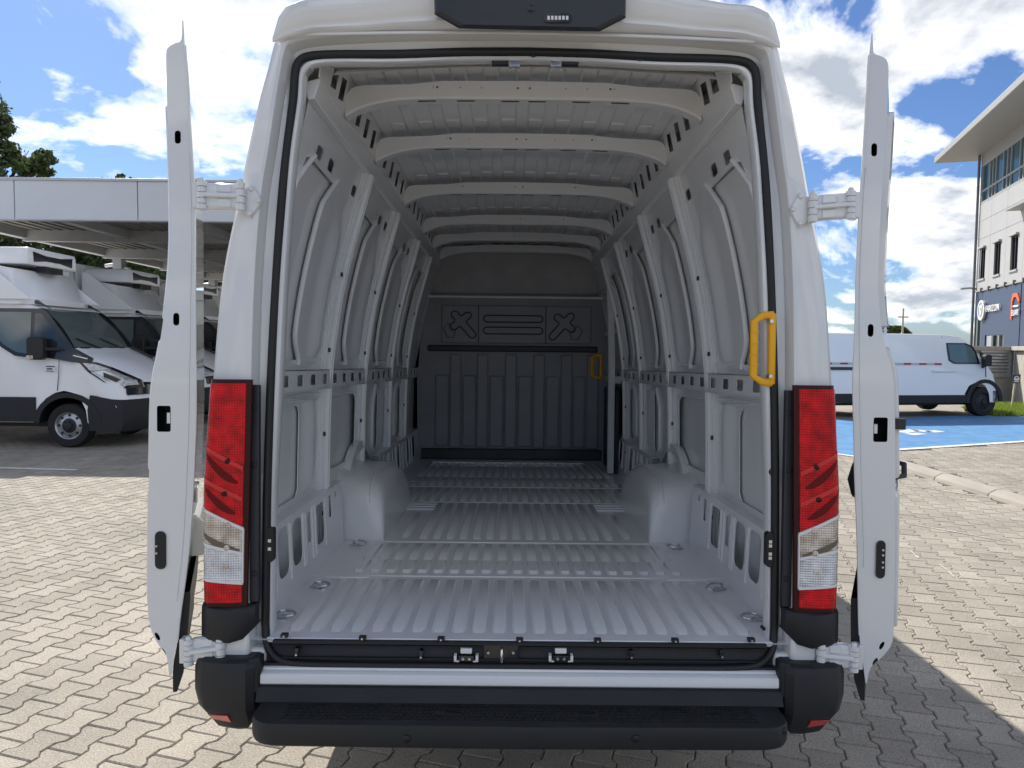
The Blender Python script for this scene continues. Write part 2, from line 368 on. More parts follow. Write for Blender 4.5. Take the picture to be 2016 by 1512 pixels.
def catmull(tab, x):
    n = len(tab)
    if x <= tab[0][0]: return tab[0][1]
    if x >= tab[-1][0]: return tab[-1][1]
    for i in range(n - 1):
        if x <= tab[i + 1][0]:
            x0, y0 = tab[i]; x1, y1 = tab[i + 1]; h = x1 - x0; t = (x - x0) / h
            m0 = (y1 - tab[i - 1][1]) / (x1 - tab[i - 1][0]) if i > 0 else (y1 - y0) / h
            m1 = (tab[i + 2][1] - y0) / (tab[i + 2][0] - x0) if i < n - 2 else (y1 - y0) / h
            t2 = t * t; t3 = t2 * t
            return (2 * t3 - 3 * t2 + 1) * y0 + (t3 - 2 * t2 + t) * h * m0 + (-2 * t3 + 3 * t2) * y1 + (t3 - t2) * h * m1
RNG = random.Random(7)

# ================================================================ the yard
g = MB(); g.grid(lambda u, v: (-900 + 1800 * u, -900 + 1800 * v, -0.022), 24, 24)
tag(g.build('ground', 'yard'), kind='structure')
PAVE = empty('yard_pavement'); tag(PAVE, kind='structure')
b = MB(); b.grid(lambda u, v: (-13 + 18.3 * u, -1.5 + 16 * v, -0.011), 4, 4); b.build('joint_bed', 'joint', PAVE)

PA = radians(17.0); AX = Vector((cos(PA), -sin(PA), 0)); BX = Vector((sin(PA), cos(PA), 0))
PW, PL, PE, PT = 0.142, 0.184, 0.0125, 0.0135
def outline(shrink):
    h = PL / 2 - shrink; q = PL / 4
    r = [(PW / 2 + PE, -h), (PW / 2 + PE, -q - PT), (PW / 2 - PE, -q + PT), (PW / 2 - PE, q - PT), (PW / 2 + PE, q + PT), (PW / 2 + PE, h)]
    r = [(a - shrink, c) for a, c in r]
    return r + [(-a, -c) for a, c in r]
def paver_geo():
    o0, o1 = outline(0.0022), outline(0.0068); n = len(o0)
    vs = [(AX * a + BX * c + Vector((0, 0, -0.02))) for a, c in o0] + [(AX * a + BX * c + Vector((0, 0, -0.0048))) for a, c in o0] + [(AX * a + BX * c) for a, c in o1]
    fs = [tuple(range(2 * n, 3 * n))]
    for k in (0, 1):
        for i in range(n):
            j = (i + 1) % n; fs.append((k * n + i, k * n + j, (k + 1) * n + j, (k + 1) * n + i))
    return vs, fs
PV, PF = paver_geo()
BL_A, BL_B = W(1690, 889, 0.07), W(2016, 868, 0.07)          # near edge of the blue parking bay
def over_island(x, y):
    if x < 5.22: return False
    t = (x - BL_A.x) / (BL_B.x - BL_A.x); return y < BL_A.y + t * (BL_B.y - BL_A.y) and y > 2.6 and not (y > 8.15 and x < 5.5)
def over_blue(x, y):
    n = Vector((0.378, -0.926)); d0 = Vector((x - BL_A.x, y - BL_A.y)); e = Vector((0.926, 0.378))
    return d0.dot(e) > 0 and d0.dot(n) < 0.0 and y < 14.5 + 0.2 * (x - 7)
spots = []
for i in range(-110, 60):
    for j in range(-70, 110):
        c = AX * (i * PW) + BX * (j * PL + (PL / 2 if i % 2 else 0))
        x, y = c.x, c.y
        if not (-12.5 < x < 5.3 and -1.3 < y < 14.2): continue
        if abs(x) < 0.8 and y > 2.6: continue
        if 0.8 < abs(x) < 1.05 and y > 4.2: continue
        if over_island(x, y) or over_blue(x, y): continue
        if x > 5.17 and y < 8.1: continue
        cc = M.inverted() @ c
        u = FPX * cc.x / max(-cc.z, 0.01)
        near = -cc.z > 0.3
        inview = near and abs(u) < 1100
        spots.append((c, inview, -cc.z))
def hidden(c, dz):       # behind the van's bumper and doors as seen from the camera
    p = M.inverted() @ c; u = 1008 + FPX * p.x / -p.z; v = 756 - FPX * p.y / -p.z
    if v > 1540 or u < -30 or u > 2046: return True
    return 400 < u < 1650 and v < 1480 and not (u > 1640 or u < 405)
front = sorted([s for s in spots if s[1] and not hidden(s[0], 0)], key=lambda s: s[2])
pick = front[:300]; pickset = {id(s) for s in pick}
pme = bpy.data.meshes.new('paver'); pme.from_pydata([tuple(p) for p in PV], [], PF); pme.materials.append(MAT['paver'])
for s in pick:
    o = bpy.data.objects.new('paver', pme); COL.objects.link(o); o.parent = PAVE
    o.location = s[0] + Vector((0, 0, RNG.uniform(-0.0022, 0.0012)))
    o.rotation_euler = (RNG.uniform(-0.008, 0.008), RNG.uniform(-0.008, 0.008), RNG.uniform(-0.008, 0.008))
def field(name, cs, z, parent, rot=0.0):
    vs, fs, tint = [], [], []
    for c in cs:
        o = len(vs); dz = z + RNG.uniform(-0.0022, 0.0012); tx, ty = RNG.uniform(-0.008, 0.008), RNG.uniform(-0.008, 0.008); t = RNG.random()
        vs += [(p.x + c.x, p.y + c.y, p.z + dz + p.x * ty + p.y * tx) for p in PV]; fs += [tuple(i + o for i in f) for f in PF]; tint += [t] * len(PV)
    me = bpy.data.meshes.new(name); me.from_pydata(vs, [], fs); at = me.attributes.new('tint', 'FLOAT', 'POINT'); at.data.foreach_set('value', tint)
    me.materials.append(MAT['paver_field']); o = bpy.data.objects.new(name, me); COL.objects.link(o); o.parent = parent; o['kind'] = 'stuff'
    return o
field('paver_field', [s[0] for s in spots if id(s) not in pickset], 0.0, PAVE)

# raised island with its kerb
isl = empty('kerb_island'); tag(isl, kind='structure')
far = [(BL_A.x + t * (BL_B.x - BL_A.x), BL_A.y + t * (BL_B.y - BL_A.y)) for t in (0.0, 2.2)]
poly = [(5.36, 2.6), (13.0, 2.6), far[1], far[0], (5.36, 8.6)]
b = MB(); b.prism(poly, lambda u, v, w: Vector((u, v, w)), -0.02, 0.066); b.build('island_bed', 'joint', isl)
cs = []
for i in range(0, 95):
    for j in range(-30, 75):
        c = AX * (i * PW) + BX * (j * PL + (PL / 2 if i % 2 else 0)) + Vector((0, 2, 0))
        t = (c.x - BL_A.x) / (BL_B.x - BL_A.x)
        if 5.415 < c.x < 12.9 and 2.75 < c.y < BL_A.y + t * (BL_B.y - BL_A.y) - 0.22: cs.append(c)
field('paver_field', cs, 0.071, isl)
for k in range(6):
    y0 = 2.62 + k * 1.0; b = MB()
    b.loft([[Vector((5.20, y, -0.02)), Vector((5.215, y, 0.035)), Vector((5.30, y, 0.082)), Vector((5.37, y, 0.084)), Vector((5.37, y, -0.02))] for y in (y0, y0 + 0.988)])
    b.build('kerb_stone', 'kerb', isl, bevel=0.004)
# painted border and blue bay
e = (BL_B - BL_A).normalized(); n2 = Vector((-e.y, e.x, 0))
b = MB(); P0 = BL_A + Vector((0, 0, 0)); P1 = BL_A + e * 9
b.add([P0 - n2 * 0.13 + Vector((0, 0, 0.006)), P1 - n2 * 0.13 + Vector((0, 0, 0.006)), P1 + Vector((0, 0, 0.006)), P0 + Vector((0, 0, 0.006))], [(0, 1, 2, 3)])
b.build('border_line', 'line_white', isl)
bay = MB(); Z = Vector((0, 0, 0.004))
A = BL_A - n2 * 0.25; A.z = 0
bay.add([A + Z, A + e * 10 + Z, A + e * 10 + n2 * 4.3 + Z, A + n2 * 4.6 + Z, A - e * 0.55 + n2 * 2.5 + Z], [(0, 1, 2, 3, 4)])
bo = bay.build('blue_parking_bay', 'blue_paint'); tag(bo, kind='structure')
b = MB(); Z2 = Vector((0, 0, 0.008))
def strip(mb, p, q, w, z):
    t = (q - p).normalized(); s = Vector((-t.y, t.x, 0)) * w / 2
    mb.add([p - s + z, q - s + z, q + s + z, p + s + z], [(0, 1, 2, 3)])
for pts in ([(1775, 852), (1800, 847), (1830, 851), (1850, 849)], [(1790, 856), (1815, 854)]):
    ps = [W(x, y) for x, y in pts]
    for p, q in zip(ps, ps[1:]): strip(b, p, q, 0.22, Z2)
strip(b, A - e * 0.05, A - e * 0.55 + n2 * 2.5, 0.1, Z2)
b.build('bay_marking', 'line_white', bo)
# white line under the canopy, pale scuffs by the kerb
b = MB(); strip(b, W(-200, 916), W(150, 925.5), 0.09, Vector((0, 0, 0.004))); b.build('painted_line', 'line_white', PAVE)
def scuff(pts, w):
    b = MB(); ps = [W(x, y) for x, y in pts]; fine = []
    for p, q in zip(ps, ps[1:]):
        for k in range(6): fine.append(p.lerp(q, k / 6))
    rr = random.Random(len(pts) * 31 + int(pts[0][1])); L_, R_ = [], []
    for k, p in enumerate(fine):
        t = (fine[min(k + 1, len(fine) - 1)] - fine[max(k - 1, 0)]).normalized(); s = Vector((-t.y, t.x, 0)); ww = w * rr.uniform(0.1, 1.0)
        L_.append(p + s * ww + Vector((0, 0, 0.0035))); R_.append(p - s * ww * 0.8 + Vector((0, 0, 0.0035)))
    b.loft([L_, R_], closed=False, cap=False); b.build('paint_scuff', 'scuff', PAVE)
scuff([(1768, 955), (1830, 962), (1880, 970), (1935, 978), (1998, 986)], 0.03)
scuff([(1790, 1032), (1850, 1042), (1925, 1056), (1990, 1068)], 0.025)
scuff([(1792, 1085), (1812, 1102)], 0.014)
scuff([(1850, 1112), (1866, 1124), (1882, 1140)], 0.012)
# weed at the kerb joint
wd_ = MB(); w0 = W(1862, 945)
for k in range(26):
    a = RNG.uniform(0, 2 * pi); l = RNG.uniform(0.04, 0.11); p = w0 + Vector((RNG.uniform(-.04, .04), RNG.uniform(-.04, .04), 0)); q = p + Vector((cos(a) * l * .7, sin(a) * l * .7, l)); s = Vector((-sin(a), cos(a), 0)) * .004
    wd_.add([p - s, p + s, q], [(0, 1, 2)])
tag(wd_.build('weed', 'grassmat', fix=False), 'small weed sprouting from the kerb joint', 'weed')

# ================================================================ the cargo van
VAN = empty('cargo_van'); VAN.rotation_euler = (VANPITCH, 0, 0)
tag(VAN, 'white high roof panel van with both rear doors open on its empty hold', 'van')
ZF = 0.669
XWT = [(0.55, 0.905), (1.0, 0.905), (1.45, 0.895), (1.65, 0.875), (1.85, 0.845), (2.05, 0.80), (2.25, 0.745), (2.42, 0.70), (2.5, 0.68)]
def XW(z): return catmull(XWT, z)
def part(mb, name, m, parent=None, **kw): return mb.build(name, m, parent or VAN, **kw)
def dense(pts, k=4):      # smooth a polyline
    out = []; n = len(pts)
    for i in range(n - 1):
        p0, p1, p2, p3 = [Vector(pts[max(0, min(n - 1, q))]) for q in (i - 1, i, i + 1, i + 2)]
        for j in range(k):
            t = j / k; out.append(0.5 * ((2 * p1) + (p2 - p0) * t + (2 * p0 - 5 * p1 + 4 * p2 - p3) * t * t + (3 * p1 - p0 - 3 * p2 + p3) * t ** 3))
    return out + [Vector(pts[-1])]
def full(half):           # right half contour, bottom to roof centre -> whole arch, right bottom to left bottom
    return list(half) + [Vector((-p.x, p.y)) for p in reversed(half[:-1])]
O_ = [(.985, .62), (.987, .78), (.988, 1.10), (.98, 1.30), (.967, 1.485), (.938, 1.80), (.888, 2.05), (.857, 2.205), (.822, 2.36), (.797, 2.45), (.775, 2.535), (.745, 2.605), (.66, 2.636), (.41, 2.655), (.2, 2.66), (0, 2.662)]
S_ = [(.846, .62), (.846, .78), (.846, 1.10), (.843, 1.30), (.84, 1.515), (.831, 1.80), (.812, 2.05), (.788, 2.204), (.765, 2.36), (.752, 2.44), (.742, 2.49), (.722, 2.522), (.64, 2.54), (.41, 2.555), (.2, 2.56), (0, 2.562)]
Q_ = [(.822, .62), (.821, .78), (.818, 1.10), (.813, 1.30), (.805, 1.515), (.789, 1.80), (.774, 2.05), (.756, 2.204), (.739, 2.36), (.733, 2.450), (.721, 2.487), (.690, 2.507), (.60, 2.515), (.41, 2.519), (.2, 2.528), (0, 2.531)]
K_ = [(.802, .62), (.801, .78), (.797, 1.10), (.792, 1.30), (.785, 1.515), (.772, 1.80), (.753, 2.05), (.740, 2.204), (.718, 2.36), (.712, 2.440), (.700, 2.471), (.668, 2.488), (.59, 2.494), (.41, 2.496), (.2, 2.505), (0, 2.508)]
L_ = [(.792, .62), (.790, .78), (.786, 1.10), (.776, 1.30), (.765, 1.515), (.752, 1.80), (.735, 2.05), (.721, 2.204), (.70, 2.36), (.696, 2.430), (.683, 2.459), (.652, 2.474), (.58, 2.480), (.41, 2.482), (.2, 2.492), (0, 2.495)]
def ring(half, d, ox=0.0, oz=0.0):
    c = full(dense(half)); return [Vector((p.x - ox * (1 if p.x > 0.001 else -1 if p.x < -0.001 else 0), d if not callable(d) else d(p), p.y - oz)) for p in c]

# ---- outer shell
bot = [(0.0, .42), (.6, .42), (.90, .42), (.965, .47)]
cont = [Vector(p) for p in bot] + dense(O_)[:-1] + [Vector((0, 2.662))]
cont = cont + [Vector((-p.x, p.y)) for p in reversed(cont[1:-1])]
def shell(d, k, zc=1.2, sx=1.0, z0=0.0): return [Vector((p.x * sx, d, p.y if p.y < zc else zc + (p.y - zc) * k)) for p in cont]
b = MB(); b.loft([shell(.035, .997, sx=.994), shell(.06, 1.0), shell(1.5, 1.0), shell(3.0, 1.0), shell(5.0, 1.0), shell(5.5, .95, sx=.99), shell(6.05, .30, sx=.98), shell(6.7, .02, 1.1, sx=.94), shell(6.95, -.2, 1.0, sx=.82)], True, False)
b.f.append(tuple(len(b.v) - len(cont) + i for i in range(len(cont))))
part(b, 'body_shell', 'paint', smooth=40)
# ---- rear frame: pillar faces, jamb, flange lip
b = MB()
b.loft([ring(O_, .036, .004, .003), ring(O_, .012, .0, 0), ring(O_, .0, .010, .006), ring(S_, -.006, -.012, -.004), ring(S_, -.001, -.004, -.001), ring(S_, .010, 0, 0), ring(S_, .046, .006, .006), ring(Q_, .052, -.006, -.004),
        ring(Q_, .050, .0, 0), ring(K_, .048), ring(K_, .036, .004, .003), ring(L_, .034, -.003, -.002), ring(L_, .040), ring(L_, .10, -.006, -.01), ring(L_, .15, -.10, -.03)], False, False)
part(b, 'rear_frame', 'paint', smooth=38)
# lower body corners below the lamps
for s in (1, -1):
    b = MB(); b.box(*(sorted((s * .80, s * .972))), .004, .2, .52, .64); part(b, 'lower_quarter', 'paint', bevel=.012)
# ---- roof cap over the doors
def cap(u, v):
    x = -.778 + 1.556 * u; a = abs(x)
    zb = interp([(0, 2.566), (.41, 2.560), (.64, 2.546), (.72, 2.530), (.778, 2.52)], a)
    zt = interp([(0, 2.715), (.30, 2.712), (.46, 2.678), (.60, 2.650), (.69, 2.643), (.735, 2.625), (.765, 2.585), (.778, 2.535)], a)
    pr = interp([(0, .055), (.3, .055), (.5, .035), (.66, .045), (.74, .03), (.778, .0)], a)
    prof = [(0, 0.0), (.04, .35), (.10, .55), (.18, .5), (.30, .72), (.6, 1.0), (.85, .9), (.95, .5), (1.0, -.4), (1.0, -3.0)]
    k = v * (len(prof) - 1); i = min(int(k), len(prof) - 2); t = k - i
    h = prof[i][0] + (prof[i + 1][0] - prof[i][0]) * t; q = prof[i][1] + (prof[i + 1][1] - prof[i][1]) * t
    return Vector((x, -.008 - pr * q, zb + (zt - zb) * h))
b = MB(); b.grid(cap, 64, 27); part(b, 'roof_cap', 'paint', smooth=60)
b = MB(); b.tube([V(585 + 900 * t, 68 + 14 * t - 10 * sin(pi * t) , -.01) for t in [k / 16 for k in range(17)]], .0055, 8); part(b, 'drip_ridge', 'paint', smooth=60)
# ---- camera and brake lamp housing on the roof cap
hp = [V(x, y, -.11) for x, y in ((853, -20), (854, 22), (903, 50), (1182, 56), (1234, 29), (1235, -20))]
hp = [(p.x, p.z) for p in hp]; hb = [(p[0] * 1.0, p[1]) for p in hp]
b = MB(); c0 = Vector((sum(p[0] for p in hp) / 6, sum(p[1] for p in hp) / 6))
b.loft([[Vector((c0.x + (x - c0.x) * k, d, c0.y + (z - c0.y) * k)) for x, z in hp] for d, k in ((-.11, .93), (-.102, .985), (-.09, 1.0))] + [[Vector((c0.x + (x - c0.x) * 1.02, -.01, z + .055)) for x, z in hp]])
ho = part(b, 'camera_housing', 'dark_trim', smooth=30)
p0, p1 = V(1071, 27, -.1115), V(1125, 45, -.1115)
b = MB(); b.prism(rrect(p0.x, p1.x, p1.z, p0.z, .011, 4), lambda u, v, w: Vector((u, w, v)), -.114, -.10); part(b, 'lamp_lens', 'gloss_black', ho)
for k in range(6):
    q = V(1080 + 7.3 * k, 36, -.114); b = MB(); b.box(q.x - .0036, q.x + .0036, -.1165, -.112, q.z - .005, q.z + .006); part(b, 'led', 'white_plastic', ho)
q = V(1045, 17, -.11); b = MB(); b.tube([(q.x, -.10, q.z), (q.x, -.114, q.z), (q.x, -.118, q.z)], [.010, .009, .004], 12); part(b, 'camera_lens', 'gloss_black', ho, smooth=40)

# ---- rubber door seal all round
mid = [((a[0] + c[0]) / 2, (a[1] + c[1]) / 2) for a, c in zip(Q_, K_)]
side = dense([(.0, .592), (.25, .592), (.5, .592), (.68, .594), (.755, .606), (.795, .640), (.811, .70)] + mid[1:], 4)
path = [Vector((p.x, .036 - max(0, (.70 - p.y)) * .35, p.y)) for p in side]
path = path + [Vector((-p.x, p.y, p.z)) for p in reversed(path[1:-1])]
b = MB(); b.tube(path, .0125, 10, closed=True); part(b, 'door_seal', 'rubber', smooth=70)

# ---- load floor with pressed ribs
def floor_seg(b, d0, d1, xs, hw, tap=.03):
    h = .010
    for x in xs:
        ds = [(d0, 0), (d0 + tap, 1), (d1 - tap, 1), (d1, 0)]
        rings = []
        for d, k in ds:
            w = hw * (0.75 + .25 * k)
            rings.append([Vector((x - w - .008, d, ZF - .002)), Vector((x - w, d, ZF + h * k - .001 + .0005)), Vector((x + w, d, ZF + h * k - .001 + .0005)), Vector((x + w + .008, d, ZF - .002))])
        b.loft(rings, False, False)
b = MB(); b.add([(-.92, -.0, ZF), (.92, -.0, ZF), (.92, 4.25, ZF), (-.92, 4.25, ZF)], [(0, 1, 2, 3)])
P = .0665
allx = [P * k for k in range(-11, 12)]
floor_seg(b, .075, .655, [x for x in allx if abs(x) < .30 or abs(x) > .0], .017)
floor_seg(b, .745, .935, [x for x in allx if abs(x) < .72], .017, .02); floor_seg(b, .945, 1.235, [x for x in allx if abs(x) < .72], .017, .03)
floor_seg(b, 1.335, 2.27, [x for x in allx if abs(x) < .50], .017)
floor_seg(b, 1.36, 1.95, [-.56, .56], .014)
floor_seg(b, 2.33, 2.83, [x for x in allx if abs(x) < .80], .017); floor_seg(b, 2.93, 3.3, [x for x in allx if abs(x) < .80], .017); floor_seg(b, 3.33, 4.12, [x for x in allx if abs(x) < .80], .017)
fl = part(b, 'load_floor', 'floor_paint', smooth=25)
for d, w, x1 in ((.700, .010, .845), (1.275, .016, .86), (2.30, .010, .70), (2.88, .010, .86)):
    b = MB(); b.box(-x1, x1, d - w / 2, d + w / 2, ZF - .002, ZF + .0035); part(b, 'floor_seam', 'floor_paint', fl, bevel=.003)
for s in (1, -1):
    b = MB(); b.box(*sorted((s * .60, s * .78)), .66, .685, ZF - .001, ZF + .007); part(b, 'floor_boss', 'floor_paint', fl, bevel=.004)
    for k in range(3):
        b = MB(); b.box(*sorted((s * .46, s * .66)), 2.06 + .075 * k, 2.085 + .075 * k, ZF - .001, ZF + .008); part(b, 'floor_boss', 'floor_paint', fl, bevel=.004)
b = MB(); b.box(-.80, .80, .012, .05, ZF - .012, ZF + .0035); part(b, 'floor_edge', 'floor_paint', fl, bevel=.003)
# ---- tie-down rings
def ring_pull(x, d, a, tilt):
    b = MB(); b.tube([Vector((x + .030 * cos(t) * 1.0, d, ZF + .012)) + Vector((cos(a) * .0, 0, 0)) + Matrix.Rotation(a, 3, 'Z') @ (Matrix.Rotation(tilt, 3, 'X') @ Vector((0 * 1, .024 * sin(t), .004))) for t in [2 * pi * k / 18 for k in range(18)]], .0045, 6, closed=True)
    o = part(b, 'tie_down_ring', 'zinc', smooth=60)
    b = MB(); b.prism(circ(0, 0, .026, 12), lambda u, v, w: Vector((x + (-.022 if x < 0 else .022) + u, d + v * .55 + .004, ZF + w)), .0005, .008); part(b, 'bracket', 'zinc', o, bevel=.002)
for x, d, a, tl in ((-.795, .20, .2, .1), (-.762, .53, .1, .1), (-.752, 1.19, .5, .25), (.795, .215, -.2, .1), (.768, .55, -.5, .4), (.75, 1.18, .1, .1), (-.74, 2.96, 0, .2), (.78, 2.90, 0, .2)):
    ring_pull(x, d, a, tl)

# ---- side walls
RIBS = (1.05, 1.85, 2.75, 3.50)
for s in (1, -1):
    def bulge(d, z):
        o = 0
        for r in RIBS[:3]:
            t = (d - (r - .33)) / .28
            if 0 < t < 1: o += .024 * interp([(.98, 0), (1.04, 1), (1.36, 1), (1.41, 0), (1.53, 0), (1.60, 1), (2.06, 1), (2.18, 0)], z) * sin(pi * t) ** 2
        return o
    def wall(u, v, s=s):
        d = .13 + 4.12 * u; z = .56 + 1.90 * v; return Vector((s * (XW(z) + .014 + .05 * interp([(2.255, 0), (2.262, 1), (2.33, 1), (2.337, 0)], z) + .03 * interp([(1.436, 0), (1.446, 1), (1.50, 1), (1.508, 0)], z)), d, z))
    b = MB(); b.grid(wall, 30, 240); wo = part(b, 'side_wall', 'paint_in', smooth=70)
    inn = Vector((-s, 0, 0))
    SU = (.20, .54, 1.36, 2.22, 3.06, 3.36); SLW = (.27, 2.25, 3.08)
    def spath(d0): return dense([(d0 + .115, 2.268), (d0 + .088, 2.246), (d0 + .02, 2.172), (d0, 2.12), (d0, 1.85), (d0, 1.69), (d0 + .012, 1.63), (d0 + .075, 1.562), (d0 + .088, 1.535)], 4)
    def lpath(d0): return dense([(d0 + .085, 1.405), (d0 + .07, 1.385), (d0 + .010, 1.30), (d0, 1.26), (d0, 1.12), (d0, 1.05), (d0 + .014, 1.02), (d0 + .08, .995), (d0 + .09, .985)], 4)
    # pressed inner frame with its large recesses
    hu = [rrect(c, c + .07, 2.272, 2.318, .012, 2) for c in (.335, .50, .90, 1.13, 1.53, 1.70, 1.93, 2.40, 2.58, 2.83)]
    for a0, a1 in ((.232, .54), (1.115, 1.36), (1.915, 2.22), (2.815, 3.06), (3.12, 3.36)):
        pts = [(p.x - .004, p.y) for p in spath(a1)][4:-3]
        hu.append([(a0, pts[-1][1] + .03), (a0 + .02, pts[-1][1]), (a0 + .05, pts[-1][1] - .01)] + [(x, z) for x, z in reversed(pts)] + [(a0 + .06, pts[0][1] + .012), (a0 + .02, pts[0][1]), (a0, pts[0][1] - .05)])
    fnw = lambda u, v, w: Vector((s * (XW(v) - bulge(u, v) + w), u, v))
    b = MB(); b.plate([(.13, 1.512), (4.2, 1.512), (4.2, 2.40), (.13, 2.40)], hu, fnw, .004, grid=(.028, .05)); part(b, 'upper_frame', 'paint_in', wo, smooth=30)
    hl = []
    for a1, a0 in ((.27, .70), (1.12, 1.70), (2.25, 2.44), (3.08, 3.40)):
        if a1 == 1.12: hl.append(rrect(1.12, 1.66, 1.03, 1.38, .04, 3)); continue
        pts = [(p.x + .006, p.y) for p in lpath(a1)][5:-4]
        hl.append(list(pts) + [(a0 - .03, pts[-1][1]), (a0, pts[-1][1] + .03), (a0, pts[0][1] - .03), (a0 - .03, pts[0][1])])
    b = MB(); b.plate([(.13, .96), (4.2, .96), (4.2, 1.43), (.13, 1.43)], hl, fnw, .004, grid=(.028, .05)); part(b, 'lower_frame', 'paint_in', wo, smooth=30)
    # main posts, each a double flange
    for r in RIBS:
        b = MB()
        for off, w, h in ((0, .096, .010), (-.004, .066, .023), (-.016, .014, .040), (.016, .014, .040)):
            zs = [.68 + 1.72 * k / 22 for k in range(23)]
            b.bar([Vector((s * (XW(z) + .006), r + off, z)) for z in zs], w, h + .006, inn)
        po = part(b, 'side_post', 'paint_in', wo, smooth=18)
        for z in (.86, 1.22, 1.60, 1.94):
            b = MB(); b.box(*sorted((s * (XW(z) - .028), s * (XW(z) - .020))), r - .0385, r - .020, z - .009, z + .009); part(b, 'weld_slot', 'dark_trim', po)
    # rolled stiffener edges
    for d0 in SU:
        b = MB(); b.tube([Vector((s * (XW(p.y) - .005), p.x, p.y)) for p in spath(d0)], .0105, 8); part(b, 'stiffener', 'paint_in', wo, smooth=60)
    for d0 in SLW:
        b = MB(); b.tube([Vector((s * (XW(p.y) - .005), p.x, p.y)) for p in lpath(d0)], .0105, 8); part(b, 'stiffener', 'paint_in', wo, smooth=60)
    # belt rail with its row of openings
    holes = [rrect(c, c + .08, 1.449, 1.492, .008, 2) for c in [.34 + .187 * k for k in range(20)] if all(abs(c + .04 - r) > .075 for r in RIBS) and c < 4.0]
    b = MB(); b.plate([(.13, 1.43), (4.2, 1.43), (4.2, 1.512), (.13, 1.512)], holes, lambda u, v, w: Vector((s * (.856 + w), u, v)), .003)
    b.box(*sorted((s * .856, s * .90)), .13, 4.2, 1.509, 1.513); b.box(*sorted((s * .856, s * .90)), .13, 4.2, 1.427, 1.431)
    part(b, 'belt_rail', 'paint_in', wo)
    for zz_ in (1.405, 1.385):
        b = MB(); b.bar([Vector((s * .894, .14, zz_)), Vector((s * .894, .98, zz_))], .006, .008, inn); part(b, 'belt_crease', 'paint_in', wo)
    # ladder panel above the floor
    def slots(o):
        return [rrect(o + .05, o + .085, .78, .92, .012, 2), rrect(o + .16, o + .285, .765, .945, .035, 3), rrect(o + .33, o + .455, .765, .94, .035, 3), rrect(o + .53, o + .585, .81, .93, .012, 2), rrect(o + .66, o + .79, .765, .935, .03, 3)]
    b = MB(); hs = slots(.13) + [rrect(1.0, 1.05, .84, .94, .012, 2), rrect(1.12, 1.15, .91, .94, .008, 2)]
    fnl = lambda u, v, w: Vector((s * (.842 + (v - .66) * .05 + w), u, v))
    b.plate([(.13, .66), (1.26, .66), (1.26, .968), (.13, .968)], hs, fnl, .0035)
    b.box(*sorted((s * .857, s * .906)), .13, 1.26, .964, .969); part(b, 'ladder_panel', 'paint_in', wo, smooth=40)
    b = MB(); hs = slots(2.30) + slots(3.12)
    b.plate([(2.29, .66), (4.2, .66), (4.2, .968), (2.29, .968)], hs, fnl, .0035)
    b.box(*sorted((s * .857, s * .906)), 2.29, 4.2, .964, .969); part(b, 'ladder_panel', 'paint_in', wo, smooth=40)
    for c in [.13 + q for q in (.125, .30, .47, .495, .60, .64, .805)] + [2.30 + q for q in (.125, .30, .47, .60, .64, .805)] + [3.12 + q for q in (.125, .30, .47, .60)]:
        b = MB(); b.bar([fnl(c, .735, 0), fnl(c, .945, 0)], .014, .006, inn); part(b, 'ladder_rib', 'paint_in', wo, smooth=50)
    # wheel arch box
    ap = dense([(1.285, ZF - .01), (1.295, .80), (1.325, .90), (1.40, .955), (1.56, .98), (1.80, .985), (2.02, .965), (2.17, .92), (2.25, .84), (2.285, .75), (2.29, ZF - .01)], 4)
    cx_, cz_ = 1.79, ZF
    def aring(x, k, kd): return [Vector((s * x, cx_ + (p.x - cx_) * kd, cz_ + (p.y - cz_) * k)) for p in ap]
    b = MB(); b.loft([aring(.91, 1.06, 1), aring(.84, 1.0, 1), aring(.78, .99, 1), aring(.742, .968, .999), aring(.712, .925, .997), aring(.690, .86, .994), aring(.675, .78, .99), aring(.665, .67, .985), aring(.659, .5, .98), aring(.656, .25, .976), aring(.655, .0, .975)], False, False)
    wa = part(b, 'wheel_arch', 'paint_in', smooth=60)
    b = MB(); b.tube([Vector((s * (.74 - .012), cx_ + (p.x - cx_) * .985 - .001, cz_ + (p.y - cz_) * .985)) for p in ap[6:34]], .006, 6); part(b, 'arch_crease', 'paint_in', wa, smooth=60)
    b = MB(); arc = [(cx_ + .40 * cos(a), ZF + .02 + .42 * sin(a)) for a in [pi * k / 20 for k in range(21)]]
    b.loft([[Vector((s * x, p[0], p[1])) for p in arc] for x in (.91, .868)], False, False); b.loft([[Vector((s * .868, p[0], p[1])) for p in arc], [Vector((s * .865, cx_ + (p[0] - cx_) * .9, ZF + (p[1] - ZF) * .9)) for p in arc]], False, False)
    part(b, 'arch_flange', 'paint_in', wa, smooth=60)
    # roof rail and its openings
    b = MB(); b.loft([[Vector((s * x, d, z)) for x, z in ((.705, 2.392), (.684, 2.398), (.664, 2.460), (.668, 2.464), (.72, 2.45))] for d in (.12, 4.22)])
    ro = part(b, 'roof_rail', 'paint_in', bevel=.004)
    b = MB(); hs = []
    BOWS = (.48, 1.08, 1.95, 2.85, 3.50, 4.08)
    for a0, a1 in zip((.10,) + BOWS, BOWS):
        n = 2 if a1 - a0 < .5 else 3 if a1 - a0 < .7 else 4
        for k in range(n):
            c = a0 + .09 + (a1 - a0 - .16) * (k + .35) / n
            hs.append([(c, 2.478), (c + .072, 2.492), (c + .092, 2.575), (c + .020, 2.562)])
    b.plate([(.10, 2.459), (4.22, 2.459), (4.22, 2.602), (.10, 2.602)], hs, lambda u, v, w: Vector((s * (.663 - (v - 2.459) * .15 + w), u, v)), .003)
    part(b, 'pierced_rail', 'paint_in', ro)
